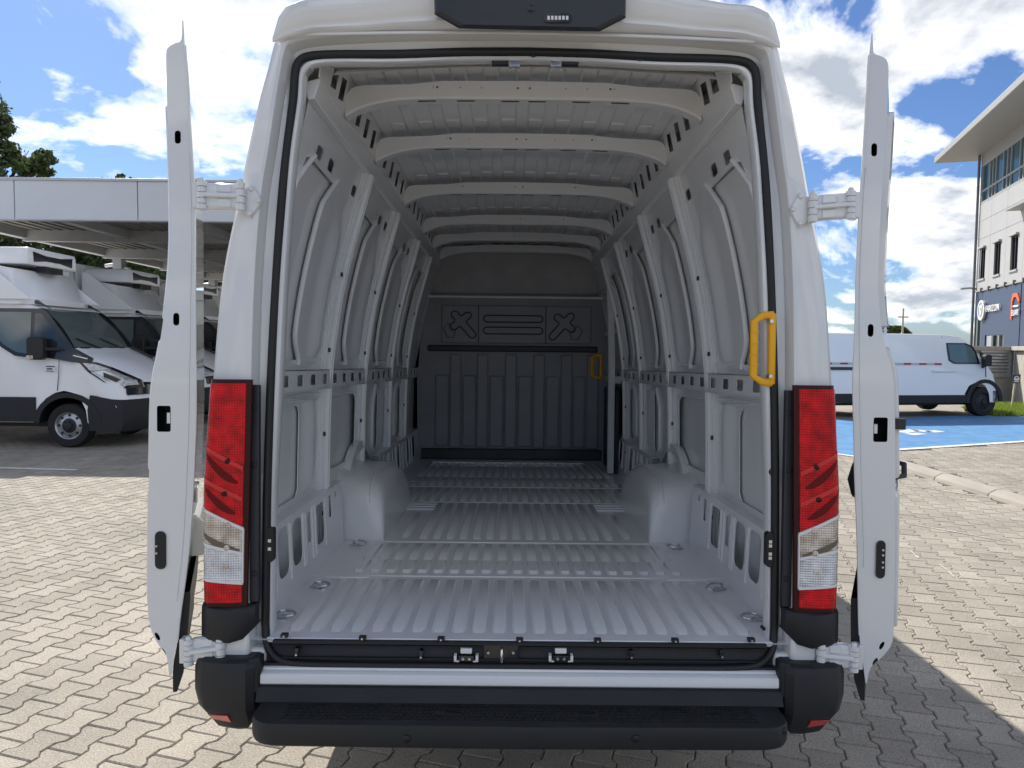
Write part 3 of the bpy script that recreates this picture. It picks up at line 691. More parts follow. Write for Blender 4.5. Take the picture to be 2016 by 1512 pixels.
# ---- roof skin
def roofz(x): return 2.632 - .035 * (x / .66) ** 2
b = MB(); xs = []
for k in range(-5, 6):
    c = k * .122
    xs += [(c - .030, 0), (c - .022, .007), (c + .022, .007), (c + .030, 0)]
xs = [(-.70, 0)] + xs + [(.70, 0)]
b.loft([[Vector((x, d, roofz(x) - h)) for x, h in xs] for d in (.10, 4.24)], False, False)
rs = part(b, 'roof_skin', 'paint_in', smooth=20)
for a0, a1 in zip((.10,) + BOWS, BOWS):
    for k in range(-5, 5):
        c = k * .122 + .061; b = MB()
        b.box(c - .030, c + .030, a1 - .10, a1 - .02, roofz(c) - .007, roofz(c) + .002)
        part(b, 'roof_patch', 'paint_in', rs, bevel=.003)
# ---- roof bows
lowt = [(0, 2.530), (.30, 2.529), (.45, 2.523), (.54, 2.509), (.60, 2.491), (.638, 2.473), (.66, 2.458)]
upt = [(0, 2.588), (.36, 2.584), (.39, 2.573), (.60, 2.565), (.635, 2.558), (.66, 2.52)]
for i, d in enumerate(BOWS):
    xs = [0, .1, .2, .3, .38, .42, .46, .50, .54, .57, .595, .62, .638, .65, .659]
    lo = [(x, catmull(lowt, x)) for x in xs]; hi = [(x, interp(upt, x)) for x in xs]
    outl = [(-x, z) for x, z in reversed(lo)][:-1] + lo + list(reversed(hi)) + [(-x, z) for x, z in hi[1:]]
    hs = []
    for x, r in ((.022, .0045), (-.022, .0045), (.155, .0028), (.235, .0028), (.32, .005), (.334, .0025)):
        hs.append(circ(x, 2.562, r, 8))
        if x > .03: hs.append(circ(-x, 2.562, r, 8))
    b = MB(); b.plate(outl, hs, lambda u, v, w: Vector((u, d - .035 + w, v)), .004)
    b.loft([[Vector((x, d - .035, z)) for x, z in lo], [Vector((x, d - .028, z - .007)) for x, z in lo], [Vector((x, d + .02, z - .008)) for x, z in lo], [Vector((x, d + .04, z + .02)) for x, z in lo]], False, False)
    b.loft([[Vector((-x, d - .035, z)) for x, z in lo], [Vector((-x, d - .028, z - .007)) for x, z in lo], [Vector((-x, d + .02, z - .008)) for x, z in lo], [Vector((-x, d + .04, z + .02)) for x, z in lo]], False, False)
    b.loft([[Vector((x, d + dd, z)) for x, z in [(-q[0], q[1]) for q in reversed(hi)][:-1] + hi] for dd in (-.035, .05)], False, False)
    bo_ = part(b, 'roof_bow', 'paint_in', smooth=30)
    if i < 3:
        for x in (-.36, -.215, -.05, .05, .215, .36):
            b = MB(); b.prism(rrect(x - .034, x + .034, -.004, .004, .004, 2), lambda u, v, w: Vector((u, d - .012 + v, catmull(lowt, abs(u)) - .0085 - w)), 0, .0012); part(b, 'slot', 'dark_trim', bo_)
# header inside the opening
b = MB(); b.loft([[Vector((x, .10, 2.497 - .03 * (abs(x) / .6) ** 2)) for x in [-.62 + .062 * k for k in range(21)]], [Vector((x, .16, 2.535 - .03 * (abs(x) / .6) ** 2)) for x in [-.62 + .062 * k for k in range(21)]], [Vector((x, .17, 2.60 - .05 * (abs(x) / .6) ** 2)) for x in [-.62 + .062 * k for k in range(21)]]], False, False)
part(b, 'header', 'paint_in', smooth=50)
for s, px in ((-1, 1013), (1, 1094)):
    o0 = V(px, 122, .06); b = MB()
    b.box(o0.x - .021, o0.x + .021, .045, .075, o0.z + .004, o0.z + .014); b.box(o0.x - .016, o0.x + .016, .04, .05, o0.z - .022, o0.z + .006)
    for q in (-.014, .014): b.cyl((o0.x + q, .042, o0.z - .022), (o0.x + q, .042, o0.z - .036), .0035, 8)
    b.tube([(o0.x - s * .018, .05, o0.z + .006), (o0.x - s * .04, .05, o0.z + .016), (o0.x - s * .055, .05, o0.z + .016)], .005, 8)
    st = part(b, 'top_striker', 'zinc', bevel=.002)
    b = MB(); b.box(*sorted((o0.x + s * .02, o0.x + s * .072)), .046, .07, o0.z - .012, o0.z + .024); part(b, 'striker_cover', 'dark_trim', st, bevel=.002)
for px, py in ((1050, 111), (819, 109), (1260, 118)):
    p = V(px, py, .036); b = MB(); b.prism(circ(0, 0, .006, 10), lambda u, v, w: Vector((p.x + u * 1.3, .033 + w, p.z + v * .7)), -.002, .02); part(b, 'plug', 'dark_trim')

# ---- bulkhead
bh = MB(); xb = [(-.86, .60), (.86, .60), (.87, 1.4), (.83, 1.9), (.78, 2.14), (-.78, 2.14), (-.83, 1.9), (-.87, 1.4)]
bh.prism(xb, lambda u, v, w: Vector((u, w, v)), 4.20, 4.25); BH = part(bh, 'bulkhead', 'bulkhead')
def bz(py): return 1.538 - (py - 722) * 6.44 / FPX
def bxx(px): return (px - 1004) * 6.44 / FPX - .04
def brect(x0, x1, y0, y1, dep, name, m='bulkhead', bev=.012):
    b = MB(); b.box(bxx(x0), bxx(x1), 4.2 - dep, 4.205, bz(y1), bz(y0)); return part(b, name, m, BH, bevel=bev)
brect(868, 1163, 604, 679, .018, 'upper_panel'); brect(842, 1175, 683, 695, .03, 'cross_bar', 'dark_trim')
for k, (x0, x1) in enumerate(((857, 884), (886, 908), (911, 937), (939, 961), (964, 991), (994, 1017), (1020, 1047), (1050, 1072), (1075, 1101), (1104, 1126), (1129, 1152), (1155, 1178))):
    brect(x0, x1, 742 if k % 2 == 0 else 700, 882 if k % 2 == 0 else 884, .022 if k % 2 == 0 else .034, 'pressed_rib')
brect(830, 1186, 886, 908, .02, 'kick_strip', 'dark_trim')
for px in (941, 1073): brect(px - 1, px + 1, 605, 678, .021, 'divider', 'dark_trim', 0)
def groove(pts, r=.006):
    b = MB(); b.tube([Vector((bxx(x), 4.182, bz(y))) for x, y in pts], r, 6, closed=True); part(b, 'embossed_line', 'dark_trim', BH, smooth=60)
for y0, y1 in ((624, 637), (647, 660)):
    groove([(x, y) for x, y in rrect(951, 1067, y0, y1, 6.4, 4)])
def cross(cx, cy, a):
    arms = []
    for k in range(4):
        l = (38, 20, 20, 20)[k]; th = a + k * pi / 2
        for t in (-pi / 4, 0, pi / 4): pass
        for q, ll in ((-1, 9), (-1, l), (-.4, l + 5), (.4, l + 5), (1, l), (1, 9)):
            arms.append((cx + cos(th) * ll - sin(th) * q * 7, cy + (sin(th) * ll + cos(th) * q * 7) * .95))
    groove(arms)
cross(906, 636, radians(50)); cross(1110, 638, radians(130))
groove([(895, 655), (880, 640), (872, 650), (880, 668), (893, 668)], .004); groove([(1122, 657), (1137, 642), (1145, 652), (1137, 670), (1124, 670)], .004)
b = MB(); b.box(-.80, .80, 4.17, 4.20, 2.135, 2.155); part(b, 'bulkhead_rail', 'paint_in', BH, bevel=.004)
b = MB(); b.loft([[Vector((x, 4.24, z)), Vector((x, 4.20, z)), Vector((x, 4.6, z + .15))] for x, z in ((-.80, 2.155), (.80, 2.155))], False, False)
b.box(-.80, .80, 4.3, 4.36, 2.15, 2.62); part(b, 'headliner', 'headliner')
for x in (-.6, -.4, -.2, 0, .2, .4, .6):
    b = MB(); b.cyl((x, 4.13, ZF + .008), (x, 4.13, ZF + .02), .011, 8); part(b, 'floor_bolt', 'zinc', BH)
b = MB(); b.box(-.72, .62, 4.10, 4.2, ZF, ZF + .018); part(b, 'floor_flange', 'paint_in', BH, bevel=.004)
# dark sliding-door well on the right near the bulkhead
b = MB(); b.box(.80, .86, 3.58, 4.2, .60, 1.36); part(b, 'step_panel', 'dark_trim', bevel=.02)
b = MB(); b.bar([Vector((.80 - .04 * max(0, (z - 1.6)), 3.56, z)) for z in [.68 + .09 * k for k in range(19)]], .05, .05, (-1, 0, 0)); part(b, 'door_post', 'paint_in', smooth=40)
for z0, z1 in ((1.40, 1.46), (1.80, 1.85), (2.15, 2.2)):
    b = MB(); b.box(.74 if z0 > 2 else .80, .86, 3.6, 4.2, z0, z1); part(b, 'door_brace', 'paint_in', bevel=.006)
# ---- yellow grab handles
def handle(o, up, outd, L, W_, r, name='grab_handle'):
    up = Vector(up); ou = Vector(outd); o = Vector(o)
    pts = [o, o + ou * W_ * .55 + up * .02 * L, o + ou * W_ + up * .10 * L, o + ou * W_ + up * .90 * L, o + ou * W_ * .55 + up * .99 * L, o + up * L]
    b = MB(); b.bar(pts, r * 2.2, r * 1.6, up.cross(ou)); h = part(b, name, 'yellow', bevel=.004)
    b = MB(); b.bar([o - up * .004 + ou * .004, o + up * (L + .004) + ou * .004], r * 2.0, r * 1.8, up.cross(ou)); part(b, 'base', 'yellow', h, bevel=.003)
    for k in range(1, 5):
        c = o + ou * W_ + up * (L * (.1 + .16 * k)); e = up.cross(ou)
        b = MB(); b.bar([c - ou * r * 1.2 + e * r * .9, c + ou * r * 1.2 + e * r * .9], .004, r * .85, e); part(b, 'grip_ridge', 'yellow', h)
    for t in (.10, .9):
        c = o + up * L * t + ou * .012; b = MB(); b.cyl(c, c + up.cross(ou) * .028, .006, 8); part(b, 'bolt', 'zinc', h)
hb_, ht_ = V(1519, 754, .03), V(1517, 620, .03)
handle(hb_, (0, 0, 1), Vector((-.999, .03, 0)), ht_.z - hb_.z, .060, .0105)
h2 = V(1184, 744, 4.12); handle((h2.x, 4.15, h2.z), (0, 0, 1), (-1, -.1, 0), .20, .085, .012)

# ---- sill trim
b = MB(); yy = lambda z: .028 - (.668 - z) * .25
xs0, xs1 = .765, .735
def tr(x, z, dd=0): return Vector((x, yy(z) + dd, z))
b.loft([[tr(-.80, .675, .02), tr(-.80, .64), tr(-.775, .668), tr(.775, .668), tr(.80, .64), tr(.80, .675, .02)], [tr(-.80, .60), tr(-.80, .60), tr(-.76, .598), tr(.76, .598), tr(.80, .60), tr(.80, .60)]], False, False)
b.box(-.775, .775, -.004, .040, .660, .6695)
SILL = part(b, 'sill_trim', 'black_plastic', bevel=0)
b = MB(); b.box(-.76, .76, -.002, .010, .612, .616); b.box(-.78, .78, .0, .01, .652, .655); part(b, 'trim_crease', 'black_plastic', SILL, bevel=.002)
for px, py in ((559, 1251), (713, 1256), (868, 1258), (1023, 1260), (1177, 1261), (1330, 1261), (1480, 1260)):
    p = V(px, py + 2, -.004); b = MB(); b.box(p.x - .011, p.x + .011, -.007, .012, p.z - .004, p.z + .008); c = part(b, 'trim_clip', 'black_plastic', SILL, bevel=.002)
    b = MB(); b.cyl((p.x, -.0075, p.z + .001), (p.x, -.009, p.z + .001), .0032, 8); part(b, 'screw', 'zinc', c)
for px, py in ((584, 1283), (829, 1288), (1243, 1288), (1421, 1287)):
    p = V(px, py, .0); b = MB(); b.box(p.x - .006, p.x + .006, p.y - .004, .02, p.z - .012, p.z + .012); c = part(b, 'trim_fixing', 'gloss_black', SILL, bevel=.002)
    b = MB(); b.cyl((p.x, -.005, p.z - .008), (p.x, -.008, p.z - .008), .0035, 8); part(b, 'screw', 'zinc', c)
for px in (918, 1104):
    p = V(px, 1281, .0); q = V(px, 1293, 0)
    b = MB(); b.box(p.x - .018, p.x + .018, -.006, .02, p.z - .0085, p.z + .0085); c = part(b, 'guide_block', 'white_plastic', SILL, bevel=.003)
    b = MB()
    for s in (-1, 1): b.box(*sorted((q.x + s * .030, q.x + s * .038)), -.012, .01, q.z - .012, q.z + .008); b.box(*sorted((q.x + s * .022, q.x + s * .038)), -.012, .01, q.z - .012, q.z - .009)
    part(b, 'guide_bracket', 'white_plastic', c)
    b = MB()
    b.box(q.x - .024, q.x + .024, -.009, .01, q.z - .012, q.z + .006); part(b, 'guide_base', 'gloss_black', c, bevel=.002)
    for s in (-1, 1):
        b = MB(); b.cyl((q.x + s * .010, -.009, q.z - .003), (q.x + s * .010, -.0115, q.z - .003), .0045, 8); part(b, 'screw', 'zinc', c)
for px in (961.5, 1010.5):
    p = V(px, 1283, 0); b = MB(); b.tube([(p.x, .01, p.z), (p.x, -.009, p.z), (p.x, -.012, p.z)], [.0062, .0060, .004], 12); part(b, 'striker_bolt', 'zinc', SILL, smooth=40)
p = V(988, 1286, 0); b = MB(); b.tube([(p.x, .012, p.z - .019), (p.x, -.022, p.z - .017), (p.x, -.026, p.z), (p.x, -.022, p.z + .017), (p.x, .012, p.z + .019)], .0042, 8); part(b, 'lock_loop', 'chrome', SILL, smooth=60)
p = V(986, 1283, 0); b = MB(); b.box(p.x - .055, p.x + .055, .0, .02, p.z - .024, p.z + .024); part(b, 'lock_plate', 'gloss_black', SILL, bevel=.003)
# ---- white rear cross panel
b = MB(); prof = [(.03, .594), (-.010, .592), (-.016, .589), (-.018, .584), (-.036, .579), (-.040, .574), (-.041, .550), (-.037, .545), (.02, .52)]
b.loft([[Vector((x * k, d, z - (abs(x) > .79) * 0)) for d, z in prof] for x, k in ((-.812, 1), (-.80, 1), (-.4, 1), (0, 1), (.4, 1), (.80, 1), (.812, 1))], False, False)
part(b, 'rear_cross_panel', 'paint', smooth=40)
b = MB(); b.box(-.84, .84, -.01, .06, .47, .60); part(b, 'rear_member', 'black_plastic')
# ---- rear step bumper
def srect(x, r, y0, y1):   # plan outline with rounded rear corners
    o = [(-x, y1), (-x, y0 + r)]
    for k in range(1, 6): a = pi + pi / 2 * k / 6; o.append((-x + r + r * cos(a), y0 + r + r * sin(a)))
    o += [(-x + r, y0), (0, y0 - .006), (x - r, y0)]
    for k in range(1, 6): a = -pi / 2 + pi / 2 * k / 6; o.append((x - r + r * cos(a), y0 + r + r * sin(a)))
    return o + [(x, y0 + r), (x, y1)]
b = MB()
pl = lambda g, z: [Vector((x * (1 - g / .79), y + g * .6, z)) for x, y in srect(.795, .075, -.19, .02)]
b.loft([pl(.02, .428), pl(.004, .436), pl(0, .45), pl(0, .488), pl(.004, .497), pl(.016, .501)])
STEP = part(b, 'rear_step', 'black_plastic', smooth=35)
b = MB(); b.loft([[Vector((x, d, z)) for d, z in ((.03, .548), (-.030, .547), (-.046, .540), (-.052, .512), (-.060, .500), (.03, .49))] for x in (-.81, -.4, 0, .4, .81)]); part(b, 'step_back', 'black_plastic', STEP, smooth=30)
b = MB()
for i in range(-47, 48):
    for j in range(5):
        x = i * .0155 + (.0078 if j % 2 else 0); y = -.078 - j * .0195
        if abs(x) > .70: continue
        if any(abs(x - c) < .035 and abs(y + .115) < .012 for c in (-.02 - .20, .20, .58)): continue
        h = .0075; b.prism([(h * .95, 0), (h * .5, h), (-h * .5, h), (-h * .95, 0), (-h * .5, -h), (h * .5, -h)], lambda u, v, w, x=x, y=y: Vector((x + u * .86, y + v * 1.05, w)), .4998, .5035)
t = part(b, 'tread_studs', 'tread', STEP); t['kind'] = 'stuff'
for x in (-.20, .20, .58):
    b = MB(); b.prism(rrect(x - .026, x + .026, -.118, -.104, .007, 3), lambda u, v, w: Vector((u, v, w)), .495, .5025); part(b, 'step_slot', 'gloss_black', STEP)
for px in (800, 1252, 1545, 515):
    p = V(px, 1455 if 600 < px < 1500 else 1440, -.196 if 600 < px < 1500 else -.17); b = MB(); n = Vector((0, -1, 0)) if 600 < px < 1500 else Vector((.5 if px > 1000 else -.5, -.86, 0))
    b.tube([p + n * -.01, p + n * .0015, p + n * .003], [.011, .011, .009], 14); part(b, 'parking_sensor', 'rubber', STEP, smooth=40)
# ---- bumper corners, corner trims, lamps (both sides)
LAMP_Z = [.787, 1.487]
for s in (1, -1):
    X = lambda p: Vector((s * p[0], p[1], p[2]))
    cross_ = [(.815, .04), (.815, -.055), (.835, -.075), (.90, -.078), (.972, -.066), (1.004, -.036), (1.014, .03), (1.010, .30), (.97, .32), (.94, .10)]
    def cr(z, gx=0.0, gy=0.0, inner=0.0):
        return [X((max(x - gx * max(0, (x - .82) / .17), .815 + inner), y + gy, z)) for x, y in cross_]
    b = MB(); b.loft([cr(.40, .055, .05, .03), cr(.415, .045, .03, .02), cr(.445, .030, .015), cr(.48, .012, .0), cr(.53, .0), cr(.60, .0), cr(.622, .004, .006), cr(.63, .012, .02)])
    bc = part(b, 'bumper_corner', 'black_plastic', smooth=40)
    b = MB(); rp_ = [(.888, .436), (.950, .440), (.958, .458), (.887, .466)]
    b.prism(rp_, lambda u, v, w: X((u - (.466 - v) * .2, w + max(0, u - .90) * .30 - (v - .445) * .6, v)), -.066, -.03); part(b, 'reflector', 'reflector', bc, bevel=.002)
    # narrow upright black trim next to the seal bottom
    b = MB(); b.loft([[X((.80, .0, z)), X((.80, -.045, z)), X((.835, -.06, z)), X((.835, .0, z))] for z in (.52, .60, .632)]); part(b, 'inner_trim', 'black_plastic', bc, bevel=.008)
    # trim under the lamp
    ct = [(.822, .01), (.826, -.018), (.845, -.028), (.86, -.045), (.90, -.052), (.962, -.042), (.994, -.012), (1.002, .05), (1.0, .10), (.95, .08)]
    b = MB(); b.loft([[X((x, y + gy, z + max(0, .87 - x) * sl)) for x, y in ct] for z, gy, sl in ((.672, .015, 1.0), (.688, .0, 1.0), (.75, .0, .3), (.778, .002, 0), (.786, .012, 0))]); part(b, 'corner_trim', 'black_plastic', smooth=45)
    # dark strip between lamp and seal
    b = MB(); b.box(*sorted((s * .820, s * .848)), -.004, .02, .79, 1.47); st = part(b, 'pillar_strip', 'dark_trim', bevel=.003)
    for z in (1.40, 1.22, .88): 
        b = MB(); b.box(*sorted((s * .824, s * .838)), -.009, .0, z - .008, z + .008); part(b, 'clip', 'black_plastic', st, bevel=.002)
    # tail lamp: housing and lenses
    def lx(u, z):   # u 0 inner .. 1 outer
        a = interp([(.787, .846), (1.0, .843), (1.487, .832)], z); c = interp([(.787, .984), (.95, .987), (1.15, .986), (1.487, .964)], z)
        w = a + (c - a) * min(1.0, u * 1.06); return w
    def ly(u):
        return -.030 - .012 * sin(pi * min(1, u) * .8) + (.10 * max(0, u - .80) ** 1.5 * 5 if u > .8 else 0)
    def lens(name, m, lo, hi, u0, u1, off, par=None, n=14, nv=6):
        bb = MB()
        def fn(a, c):
            u = u0 + (u1 - u0) * a; z = lo(u) + (hi(u) - lo(u)) * c; return X((lx(u, z), ly(u) + off, z))
        bb.grid(fn, n, nv); k = len(bb.v)
        def fn2(a, c): p = fn(a, c); return Vector((p.x, p.y + .012, p.z))
        rim = [fn(a / 20, 0) for a in range(21)] + [fn(1, a / 20) for a in range(1, 21)] + [fn(1 - a / 20, 1) for a in range(1, 21)] + [fn(0, 1 - a / 20) for a in range(1, 20)]
        bb.loft([rim, [Vector((p.x, p.y + .012, p.z)) for p in rim]], True, False)
        return part(bb, name, m, par, smooth=50)
    C_ = lambda v: (lambda u: v)
    LN = lambda a, c: (lambda u: c + (a - c) * u)      # a at outer edge, c at inner edge
    TL = lens('tail_lamp', 'lens_dark', C_(.787), C_(1.487), 0, 1, 0.0)
    zt = lambda py: 1.487 - (py - 747) * .700 / 444
    e1, e2 = LN(zt(994), zt(1042)), LN(zt(1064), zt(1088)); e3 = LN(zt(1136), zt(1146))
    lens('red_lens', 'lens_red', lambda u: e1(u) + .006, C_(1.475), .10, 1.0, -.005, TL)
    lens('frame_line', 'white_plastic', lambda u: e1(u) - .006, lambda u: e1(u) + .004, .08, 1.0, -.0065, TL, nv=1)
    lens('amber_lens', 'lens_amber', lambda u: e2(u) + .004, lambda u: e1(u) - .006, .10, .98, -.005, TL)
    lens('frame_line', 'white_plastic', lambda u: e2(u) - .006, lambda u: e2(u) + .003, .10, .97, -.0068, TL, nv=1)
    lens('clear_lens', 'lens_clear', lambda u: e3(u) + .004, lambda u: e2(u) - .006, .08, .95, -.005, TL)
    lens('frame_line', 'white_plastic', lambda u: e3(u) - .004, lambda u: e3(u) + .004, .08, .96, -.0068, TL, nv=1)
    lens('frame_line', 'white_plastic', e3, e1, .07, .095, -.0066, TL, n=1)
    lens('red_lens', 'lens_red', C_(.80), lambda u: e3(u) - .005, .10, 1.0, -.005, TL)
    for ya, yc in ((872, 924), (934, 984)):
        ea = LN(zt(ya), zt(yc)); lens('red_strip', 'lens_red_smooth', lambda u: ea(u) - .010, lambda u: ea(u) + .004, .11, .90, -.0075, TL, nv=1)
    for zc, uc in ((zt(905), .42), (zt(968), .45), (zt(1075), .40), (zt(1110), .42), (zt(1030), .38)):
        p = Vector((lx(uc, zc), ly(uc) - .004, zc)); b = MB(); b.tube([X((p.x, p.y + .004, zc)), X((p.x, p.y - .0025, zc)), X((p.x, p.y - .004, zc))], [.011, .010, .006], 12); part(b, 'bulb', 'lens_dark' if zc > zt(1010) else 'lens_amber', TL, smooth=40)
    for (ua, ya), (ub, yb), hh, mm in (((.88, 893), (.20, 948), .015, 'shade_maroon'), ((.88, 956), (.24, 1008), .014, 'shade_maroon'), ((.95, 1044), (.14, 1080), .011, 'shade_brown')):  # thin dark crescents painting in bulb shading behind the lens
        b = MB(); n_ = 12; top_, bot_ = [], []
        for k in range(n_ + 1):
            t = k / n_; u = ua + (ub - ua) * t; zc = zt(ya + (yb - ya) * t) - .010 * sin(pi * t); w_ = hh * sin(pi * min(.98, max(.02, t))) ** .6
            top_.append(X((lx(u, zc), ly(u) - .0066, zc + w_))); bot_.append(X((lx(u, zc), ly(u) - .0066, zc - w_)))
        b.loft([top_, bot_], False, False); part(b, 'painted_shade', mm, TL)
    # electrical contact plate on the jamb
    p = V(1514, 1081, .035) if s > 0 else V(533, 1071, .035)
    b = MB(); b.prism(rrect(p.x - .0125, p.x + .0125, p.z - .056, p.z + .056, .0124, 5), lambda u, v, w: Vector((u, w, v)), .024, .05); cp = part(b, 'contact_plate', 'rubber', bevel=.003)
    for k, dz in enumerate((.026, .013, -.013, -.026)):
        if s < 0 and k in (0, 3): continue
        b = MB(); b.box(p.x - .005, p.x + .005, .0225, .03, p.z + dz - .005, p.z + dz + .005); part(b, 'contact', 'zinc', cp)
# small dark plugs on the right jamb
for px, py, r in ((1519, 929, .010), (1503, 1237, .006), (523, 1248, .006)):
    p = V(px, py, .036); b = MB(); b.prism(circ(0, 0, r, 12), lambda u, v, w: Vector((p.x + u, w, p.z + v)), .031, .05); part(b, 'jamb_plug', 'rubber')

# ---- rear doors, swung right back along the van's sides
LR = [(361, 40), (364, 90), (370, 150), (374, 230), (378, 300), (383, 380), (384, 480), (384, 600), (385, 700), (386, 800), (383, 900), (378, 1000), (372, 1080), (363, 1150), (356, 1200), (349, 1260), (341, 1300), (338, 1330)]
LL = [(358.5, 40), (357, 78), (345, 85), (331, 94), (327, 112), (329, 200), (333, 300), (335, 400), (335, 480), (331, 540), (324, 610), (312, 690), (301, 740), (296, 800), (294, 900), (292, 1000), (291, 1100), (291, 1195), (298, 1240), (311, 1268), (328, 1292), (333, 1330)]
RL = [(1716, 65), (1711, 110), (1706, 180), (1703, 240), (1698, 330), (1693, 400), (1689, 480), (1686, 560), (1684, 650), (1680, 750), (1682, 850), (1684, 950), (1688, 1050), (1690, 1150), (1692, 1250), (1697, 1290), (1704, 1345)]
RR = [(1718, 65), (1719, 90), (1721, 105), (1738, 112), (1748, 124), (1749, 160), (1745, 250), (1740, 330), (1735, 400), (1731, 480), (1729, 560), (1735, 640), (1745, 690), (1755, 720), (1760, 760), (1762, 830), (1763, 950), (1762, 1100), (1760, 1200), (1757, 1262), (1740, 1290), (1714, 1315), (1707, 1345)]
def pxhole(x0, x1, y0, y1, r):
    a, c = V(x0, y1, DD), V(x1, y0, DD); return rrect(a.x, c.x, a.z, c.z, r, 3)
DD = -.02
def ell(px, py, rx, ry, ang):
    p = V(px, py, DD); return [(p.x + rx * cos(t) * cos(ang) - ry * sin(t) * sin(ang), p.z + rx * cos(t) * sin(ang) + ry * sin(t) * cos(ang)) for t in [2 * pi * k / 10 for k in range(10)]]
for s, outer, inner, th in ((-1, LR, LL, radians(21)), (1, RL, RR, radians(28))):
    O2 = dense([(p.x, p.z) for p in (V(x, y, DD) for x, y in outer)], 3); I2 = dense([(p.x, p.z) for p in (V(x, y, DD) for x, y in inner)], 3)
    outl = [(p.x, p.y) for p in O2] + [(p.x, p.y) for p in reversed(I2)]
    ddir = Vector((s * sin(th), cos(th), 0)); nrm = Vector((-s * cos(th), sin(th), 0))      # along the door, and out of its painted outer face
    if s < 0: hs = [pxhole(309, 336, 799, 850, .006), pxhole(344, 356, 257, 283, .009), pxhole(341, 353, 616, 641, .009), ell(310, 1253, .006, .014, .5), ell(321.5, 1284, .006, .014, .5)]
    else: hs = [pxhole(1719, 1748, 822, 870, .006), pxhole(1715, 1727, 282, 308, .009), pxhole(1708, 1720, 638, 663, .009), ell(1736, 1271, .006, .014, -.5), ell(1723, 1303, .006, .014, -.5)]
    fn = lambda u, v, w: Vector((u, DD, v)) + ddir * w
    b = MB(); b.plate(outl, hs, fn, .0)
    n = len(outl)
    b.loft([[fn(u, v, 0) for u, v in outl], [fn(u, v, .04) for u, v in outl], [fn(u, v, .70) for u, v in outl]], True, False)
    b.f.append(tuple(len(b.v) - n + i for i in range(n)))
    DO = part(b, 'rear_door', 'paint', smooth=35)
    # short folded lip along the outer skin
    b = MB(); b.tube([fn(p.x, p.y, -.002) for p in O2[3:-6]], .0035, 6); part(b, 'hem', 'paint', DO, smooth=60)
    b = MB(); b.tube([fn(p.x + (q_.x - p.x) * .16, p.y, -.0005) for p, q_ in [(p, min(I2, key=lambda r: abs(r.y - p.y))) for p in O2[12:-10]]], .0022, 6); part(b, 'edge_crease', 'paint', DO, smooth=60)
    # latch box
    px0, px1, py0, py1 = (309, 336, 799, 850) if s < 0 else (1719, 1748, 822, 870)
    a, c = V(px0, py1, DD), V(px1, py0, DD); b = MB()
    q = lambda u, v, w: fn(u, v, w)
    b.loft([[q(a.x, a.z, w), q(c.x, a.z, w), q(c.x, c.z, w), q(a.x, c.z, w)] for w in (.002, .05)], True, False); b.f.append((4, 5, 6, 7)); lb = part(b, 'latch_pocket', 'gloss_black', DO)
    lxx = c.x - .012 if s < 0 else a.x + .002
    b = MB(); b.loft([[q(lxx, a.z + .026, w), q(lxx + .01, a.z + .026, w), q(lxx + .01, c.z - .022, w), q(lxx, c.z - .022, w)] for w in (.004, .03)]); part(b, 'latch', 'white_plastic', lb)
    # contact plate
    px0, px1, py0, py1 = (305, 327, 1046, 1120) if s < 0 else (1724, 1744, 1064, 1138)
    a, c = V(px0, py1, DD), V(px1, py0, DD)
    b = MB(); b.prism(rrect(a.x, c.x, a.z, c.z, .0155, 5), lambda u, v, w: fn(u, v, w), -.006, .01); cp = part(b, 'contact_plate', 'rubber', DO, bevel=.003)
    for k in ((1, 2) if s < 0 else (0, 1, 2, 3)):
        zc = a.z + .035 + k * .016 + (.006 if k > 1 else 0); xc = a.x + .006 if s < 0 else c.x - .008
        b = MB(); b.tube([fn(xc, zc, -.006), fn(xc, zc, -.010), fn(xc, zc, -.012)], [.0042, .004, .002], 8); part(b, 'contact_pin', 'zinc', cp, smooth=40)
    # black lower cladding on the outer face
    lowp = [(p.x, p.y) for p in O2 if p.y < .82]; 
    tip = V(340, 1366, DD) if s < 0 else V(1702, 1383, DD)
    lowp = [(lowp[0][0], .82)] + lowp
    off = lambda p, w, e: fn(p[0], p[1], w) + nrm * e
    b = MB(); rr1 = [off(p, .012, .002) for p in lowp] + [off((tip.x, tip.z), .012, .0)]
    rr2 = [off(p, .012, .022 + .012 * k / len(lowp)) for k, p in enumerate(lowp)] + [off((tip.x, tip.z), .012, .012)]
    rr3 = [r + ddir * .66 for r in rr2]; rr4 = [r + ddir * .66 for r in rr1]
    b.loft([rr1, rr2, rr3, rr4], False, False); b.loft([rr4, rr1], False, False); part(b, 'lower_cladding', 'black_plastic', DO, smooth=40)
    # outside pull on the outer face, inner pull
    zc = .95; pc = min(O2, key=lambda p: abs(p.y - zc))
    if s < 0:
        b = MB(); base = fn(pc.x, zc, .34); b.loft([[base + ddir * u + nrm * e + Vector((0, 0, z)) for z, e in ((-.075, -.01), (-.075, .035), (-.03, .058), (.03, .05), (.085, -.01))] for u in (-.10, .25)]); part(b, 'plate_lamp_pull', 'paint', DO, bevel=.008)
        b = MB(); pc2 = min(O2, key=lambda p: abs(p.y - 1.10)); base = fn(pc2.x, 1.10, .16)
        b.loft([[base + ddir * u + nrm * e + Vector((0, 0, z)) for z, e in ((-.028, 0), (-.028, .010), (.028, .010), (.028, 0))] for u in (0, .12)]); part(b, 'badge', 'chrome', DO, bevel=.004)
    else:
        pc = min(O2, key=lambda p: abs(p.y - 1.14)); base = fn(pc.x, 1.14, .45)
        b = MB(); b.loft([[base + ddir * u + nrm * e + Vector((0, 0, z)) for z, e in ((-.08, -.01), (-.06, .03), (0, .045), (.06, .03), (.08, -.01))] for u in (-.06, .2)]); part(b, 'outside_pull', 'rubber', DO, bevel=.01)
